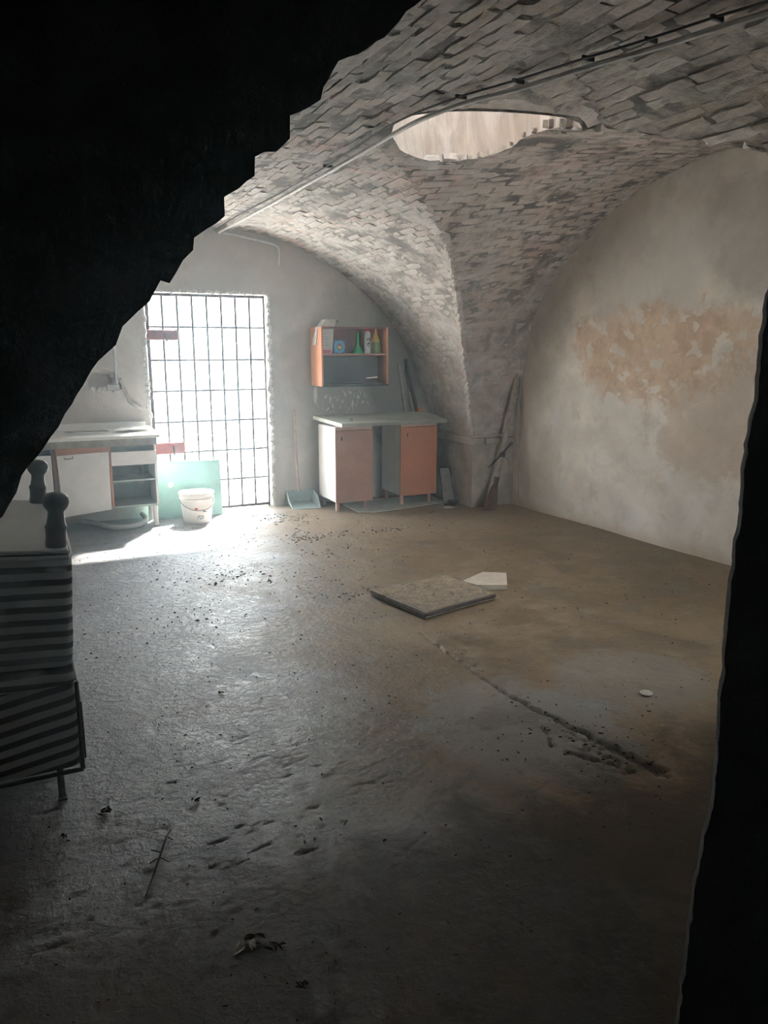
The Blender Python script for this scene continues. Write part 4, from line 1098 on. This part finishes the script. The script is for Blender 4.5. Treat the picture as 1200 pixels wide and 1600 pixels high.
# ------------------------------------------------------------------ striped bed stack at the left
bed = thing('folding_bed', 'low folding bed with sagging striped cover and a thin metal leg', 'bed', (-.35, 3.0, 0))
def soft(mb, x0, x1, y0, y1, z0, z1, bow, nn=20):
    """soft sided block: front, right side and top skins joined round rounded corners"""
    rr = .03
    def ring_pt(a, zz):
        pts = []
        return pts
    outline = []
    for (cx_, cy_, a0) in ((x0 + rr, y0 + rr, PI), (x1 - rr, y0 + rr, 1.5 * PI), (x1 - rr, y1 - rr, 0), (x0 + rr, y1 - rr, .5 * PI)):
        for k in range(5): a = a0 + k * PI / 8; outline.append((cx_ + rr * math.cos(a), cy_ + rr * math.sin(a)))
    dense = []
    for i in range(len(outline)):
        a, b_ = outline[i], outline[(i + 1) % len(outline)]; L = math.dist(a, b_); k = max(1, int(L / .05))
        for q in range(k): dense.append((a[0] + (b_[0] - a[0]) * q / k, a[1] + (b_[1] - a[1]) * q / k))
    m = len(dense); cx_, cy_ = (x0 + x1) / 2, (y0 + y1) / 2
    lv = [(0, -.015), (.03, 0)] + [(k / 10, bow * math.sin(PI * k / 10)) for k in range(1, 10)] + [(.97, 0), (1., -.012)]
    b0 = len(mb.v)
    for t, o_ in lv:
        for (x, y) in dense:
            d = Vector((x - cx_, y - cy_)); d = Vector((max(-1, min(1, d.x / (x1 - x0) * 4)), max(-1, min(1, d.y / (y1 - y0) * 4))))
            z = z0 + (z1 - z0) * t; w_ = o_ + .004 * nz((x, y, z), 9)
            mb.v.append((x + d.x * w_, y + d.y * w_, z + .003 * nz((x, y, z + 4), 7)))
    for j in range(len(lv) - 1): mb.f += [(b0 + j * m + i, b0 + j * m + (i + 1) % m, b0 + (j + 1) * m + (i + 1) % m, b0 + (j + 1) * m + i) for i in range(m)]
    mb.f += [tuple(b0 + i for i in range(m))[::-1], tuple(b0 + (len(lv) - 1) * m + i for i in range(m))]
mb = MB(); soft(mb, -.64, .082, 2.592, 3.50, .105, .425, .006); mb.build('cover', M['stripe_sag'], bed, smooth=True, label='grey and white striped cover')
mb = MB(); soft(mb, -.64, .085, 2.585, 3.52, .415, .462, .008); mb.build('pad', M['stripe'], bed, smooth=True)
MB().tube([(.090, 2.588, .105), (.092, 2.588, .25), (.092, 2.588, .42)], .007, 8).tube([(.090, 2.59, .105), (.088, 3.0, .10), (.085, 3.5, .10)], .009, 8).tube([(-.64, 2.59, .10), (.090, 2.588, .10)], .008, 8).build('frame_tube', M['iron'], bed, smooth=True)
MB().box((.100, 2.62, .12), (.105, 2.90, .33), .001).build('side_plate', M['cable'], bed)
for lx, ly in ((.018, 2.60), (.018, 3.42), (-.6, 2.62), (-.6, 3.42)):
    MB().tube([(lx, ly, 0), (lx, ly, .12)], .011, 8).box((lx - .014, ly - .014, 0), (lx + .014, ly + .014, .008)).build('leg', M['iron'], bed, smooth=True)
# upper block leans a little, its right side lower
tilt = Matrix.Translation((.085, 2.6, .462)) @ Matrix.Rotation(math.radians(4.3), 4, 'Y') @ Matrix.Translation((-.085, -2.6, -.462))
cu = thing('striped_cushion_block', 'tall dark and pale striped upholstered block stacked on the folding bed', 'cushion', (-.3, 3.05, .47))
mb = MB(); mb.m = tilt; 
m0 = MB(); soft(m0, -.60, .085, 2.60, 3.53, .464, .845, .004); mb.add(m0.v, m0.f); mb.build('upholstery', M['stripe'], cu, smooth=True)
mb = MB(); mb.m = tilt
mb.tube([(-.58, 2.60, .842), (.075, 2.60, .842), (.083, 2.64, .842), (.083, 3.5, .842)], .008, 7).build('piping', M['tabletop'], cu, smooth=True, label='pale worn piping')
ut = thing('upturned_table', 'upturned low table with dull white underside and dark turned legs', 'table', (-.25, 3.05, .86))
mb = MB(); mb.m = tilt; mb.box((-.60, 2.605, .852), (.075, 3.53, .866), .004); mb.build('tabletop', M['tabletop'], ut, label='dull white board')
prof = [(.030, 0), (.031, .01), (.029, .03), (.030, .055), (.033, .068), (.027, .078), (.024, .10), (.023, .118), (.027, .124), (.035, .135), (.039, .150), (.037, .165), (.028, .177), (.012, .182)]
for x, y in ((.040, 2.66), (.008, 3.47), (-.55, 2.66), (-.55, 3.47)):
    mb = MB(); mb.m = tilt; mb.lathe([(r * 1.06, z * .98) for r, z in prof], (x, y, .866), 20); mb.build('leg', M['darkwood'], ut, smooth=True)

# ------------------------------------------------------------------ litter on the floor
def clump(name, x, y, s_, mat, n_, seed, **kw):
    r = random.Random(seed); mb = MB()
    for k in range(n_):
        a = r.uniform(0, 2 * PI); rr = s_ * math.sqrt(r.random()) * .7; px, py = x + rr * math.cos(a), y + rr * .7 * math.sin(a)
        L = s_ * r.uniform(.25, .6); W = L * r.uniform(.25, .5); th_ = r.uniform(0, PI); c_, s2 = math.cos(th_), math.sin(th_)
        h = r.uniform(.001, .010); P = lambda u, v, z: (px + u * c_ - v * s2, py + u * s2 + v * c_, z)
        vs = [P(-L, 0, h), P(-.4 * L, W, h + .35 * W + .004), P(.4 * L, W, h + .3 * W + .004), P(L, 0, h + .004), P(.4 * L, -W, h + .25 * W + .003), P(-.4 * L, -W, h + .3 * W + .003), P(0, 0, h + .001)]
        b0 = len(mb.v); mb.v += vs + [(a_, b_, c2 - .0015) for a_, b_, c2 in vs]
        mb.f += [(b0 + i, b0 + (i + 1) % 6, b0 + 6) for i in range(6)] + [(b0 + 7 + (i + 1) % 6, b0 + 7 + i, b0 + 13) for i in range(6)] + [(b0 + i, b0 + 7 + i, b0 + 7 + (i + 1) % 6, b0 + (i + 1) % 6) for i in range(6)]
    return mb.build(name, mat, **kw)
clump('leaf_clump', .135, 2.45, .035, M['leaf'], 9, 1, label='dark curled leaf clump on the floor beside the bed leg', cat='leaves')
clump('leaf_clump', .43, 1.70, .030, M['leaf'], 7, 2, label='black leaf scrap lying among pale flakes at the front', cat='leaves')
clump('leaf_clump', .47, 1.645, .030, M['leaf'], 6, 3, label='black leaf scrap just clear of the pale flakes', cat='leaves')
clump('leaf_clump', .005, 2.37, .018, M['leaf'], 5, 4, label='small dark leaf in the shadow streak of the bed leg', cat='leaves')
clump('leaf_clump', .70, 3.18, .016, M['leaf'], 5, 5, label='small black leaf alone on the pale middle floor', cat='leaves')
clump('leaf_clump', .425, 2.39, .018, M['leaf'], 5, 6, label='small dark leaf behind the dry twig', cat='leaves')
clump('leaf_clump', .495, 1.50, .022, M['leaf'], 5, 7, label='dark leaf at the very front edge of the floor', cat='leaves')
clump('paper_flakes', .405, 1.675, .035, M['stone'], 7, 8, label='pale flakes beside the black leaf scraps at the front', cat='flakes', kind='thing')
clump('dry_husk', .835, 2.06, .020, M['leafpale'], 4, 9, label='pale dry husk on the dark floor in the front middle', cat='husk')
tw = MB(); tw.tube([(.20, 1.98, .006), (.235, 2.06, .010), (.262, 2.13, .008), (.30, 2.22, .012), (.318, 2.255, .008)], [.0022, .003, .0035, .003, .002], 6)
for a, b_ in (((.262, 2.13, .009), (.285, 2.10, .006)), ((.27, 2.15, .01), (.245, 2.17, .012)), ((.262, 2.13, .009), (.232, 2.12, .004)), ((.30, 2.22, .01), (.315, 2.205, .004))): tw.tube([a, b_], .0016, 5)
tw.build('twig', M['leaf'], smooth=True, label='long dry twig with side shoots on the floor near the front', cat='twig')
MB().lathe([(.001, 0), (.022, .002), (.03, .008), (.02, .014), (.001, .016)], (2.405, 2.364, 0), 9, False).build('pebble', M['stone'], smooth=True, label='flat pale pebble alone on the floor beyond the crack', cat='pebble')
MB().quadbox([(3.60, 6.28, .001), (3.70, 6.25, .001), (3.73, 6.31, .001), (3.64, 6.34, .001)], (0, 0, .004)).build('paper_scrap', M['stone'], label='pale paper scrap on the floor before the orange brown cupboard', cat='paper')
mb = MB(); r = random.Random(21)
def crum(x, y, s_):
    if in_poly(x, y, Pc) or (y > 6.42 and x > 2.5) or (y > 6.6 and x < 1.08) or y > 6.75 or (x < .13 and y > 2.5): return
    a = r.uniform(0, PI); c_, s2 = math.cos(a), math.sin(a); L = s_ * r.uniform(.8, 2.6); W = s_ * .6; h = .003 + s_ * .5
    P = lambda u, v, z: (x + u * c_ - v * s2, y + u * s2 + v * c_, z)
    mb.add([P(-L, -W, -.002), P(L, -W * .6, -.002), P(L * .8, W, -.002), P(-L, W, -.002), P(-L * .6, 0, h), P(L * .5, 0, h * .8)], [(0, 1, 5, 4), (1, 2, 5), (2, 3, 4, 5), (3, 0, 4)])
for k in range(2400):
    x = r.uniform(-.1, 4.1); y = r.uniform(1.2, 6.6)
    d = nz((x, y, 0), 1.6) + .6 * nz((x, y, 4), 4.5)
    if d < -.05 and r.random() < .75: continue
    crum(x, y, r.uniform(.001, .0032) * (1 + .10 * y))
for (cx_, cy_, sx, sy, n_) in ((2.12, 6.6, .22, .3, 150), (2.0, 5.75, .35, .16, 100), (1.25, 5.0, .5, .35, 110), (2.75, 5.7, .22, .07, 40), (1.95, 5.3, .3, .1, 25), (1.9, 4.2, .2, .15, 40), (1.9, 2.2, .2, .3, 90), (1.05, 6.6, .1, .1, 25), (.65, 4.2, .3, .2, 30)):
    for k in range(n_): crum(r.gauss(cx_, sx * .6), r.gauss(cy_, sy * .6), r.uniform(.0012, .0045) * (1 + .1 * cy_))
mb.build('floor_debris', M['leaf'], kind='stuff', label='scattered dark crumbs and leaf bits over the concrete floor', cat='debris')

# ------------------------------------------------------------------ haze added to stand in for lens glare
hm = bpy.data.materials.new('glare haze'); hm.use_nodes = True
nt = hm.node_tree; nt.nodes.clear()
vs_ = nt.nodes.new('ShaderNodeVolumeScatter'); vo = nt.nodes.new('ShaderNodeOutputMaterial'); nt.links.new(vs_.outputs[0], vo.inputs['Volume'])
vs_.inputs['Color'].default_value = (.66, .86, 1., 1); vs_.inputs['Density'].default_value = .019; vs_.inputs['Anisotropy'].default_value = .78
hz = MB().box((-1.4, -1.6, -.06), (4.88, 7.28, 2.925)).build('glare_haze', hm, kind='stuff', label='added glare haze glowing around the doorway', cat='haze')
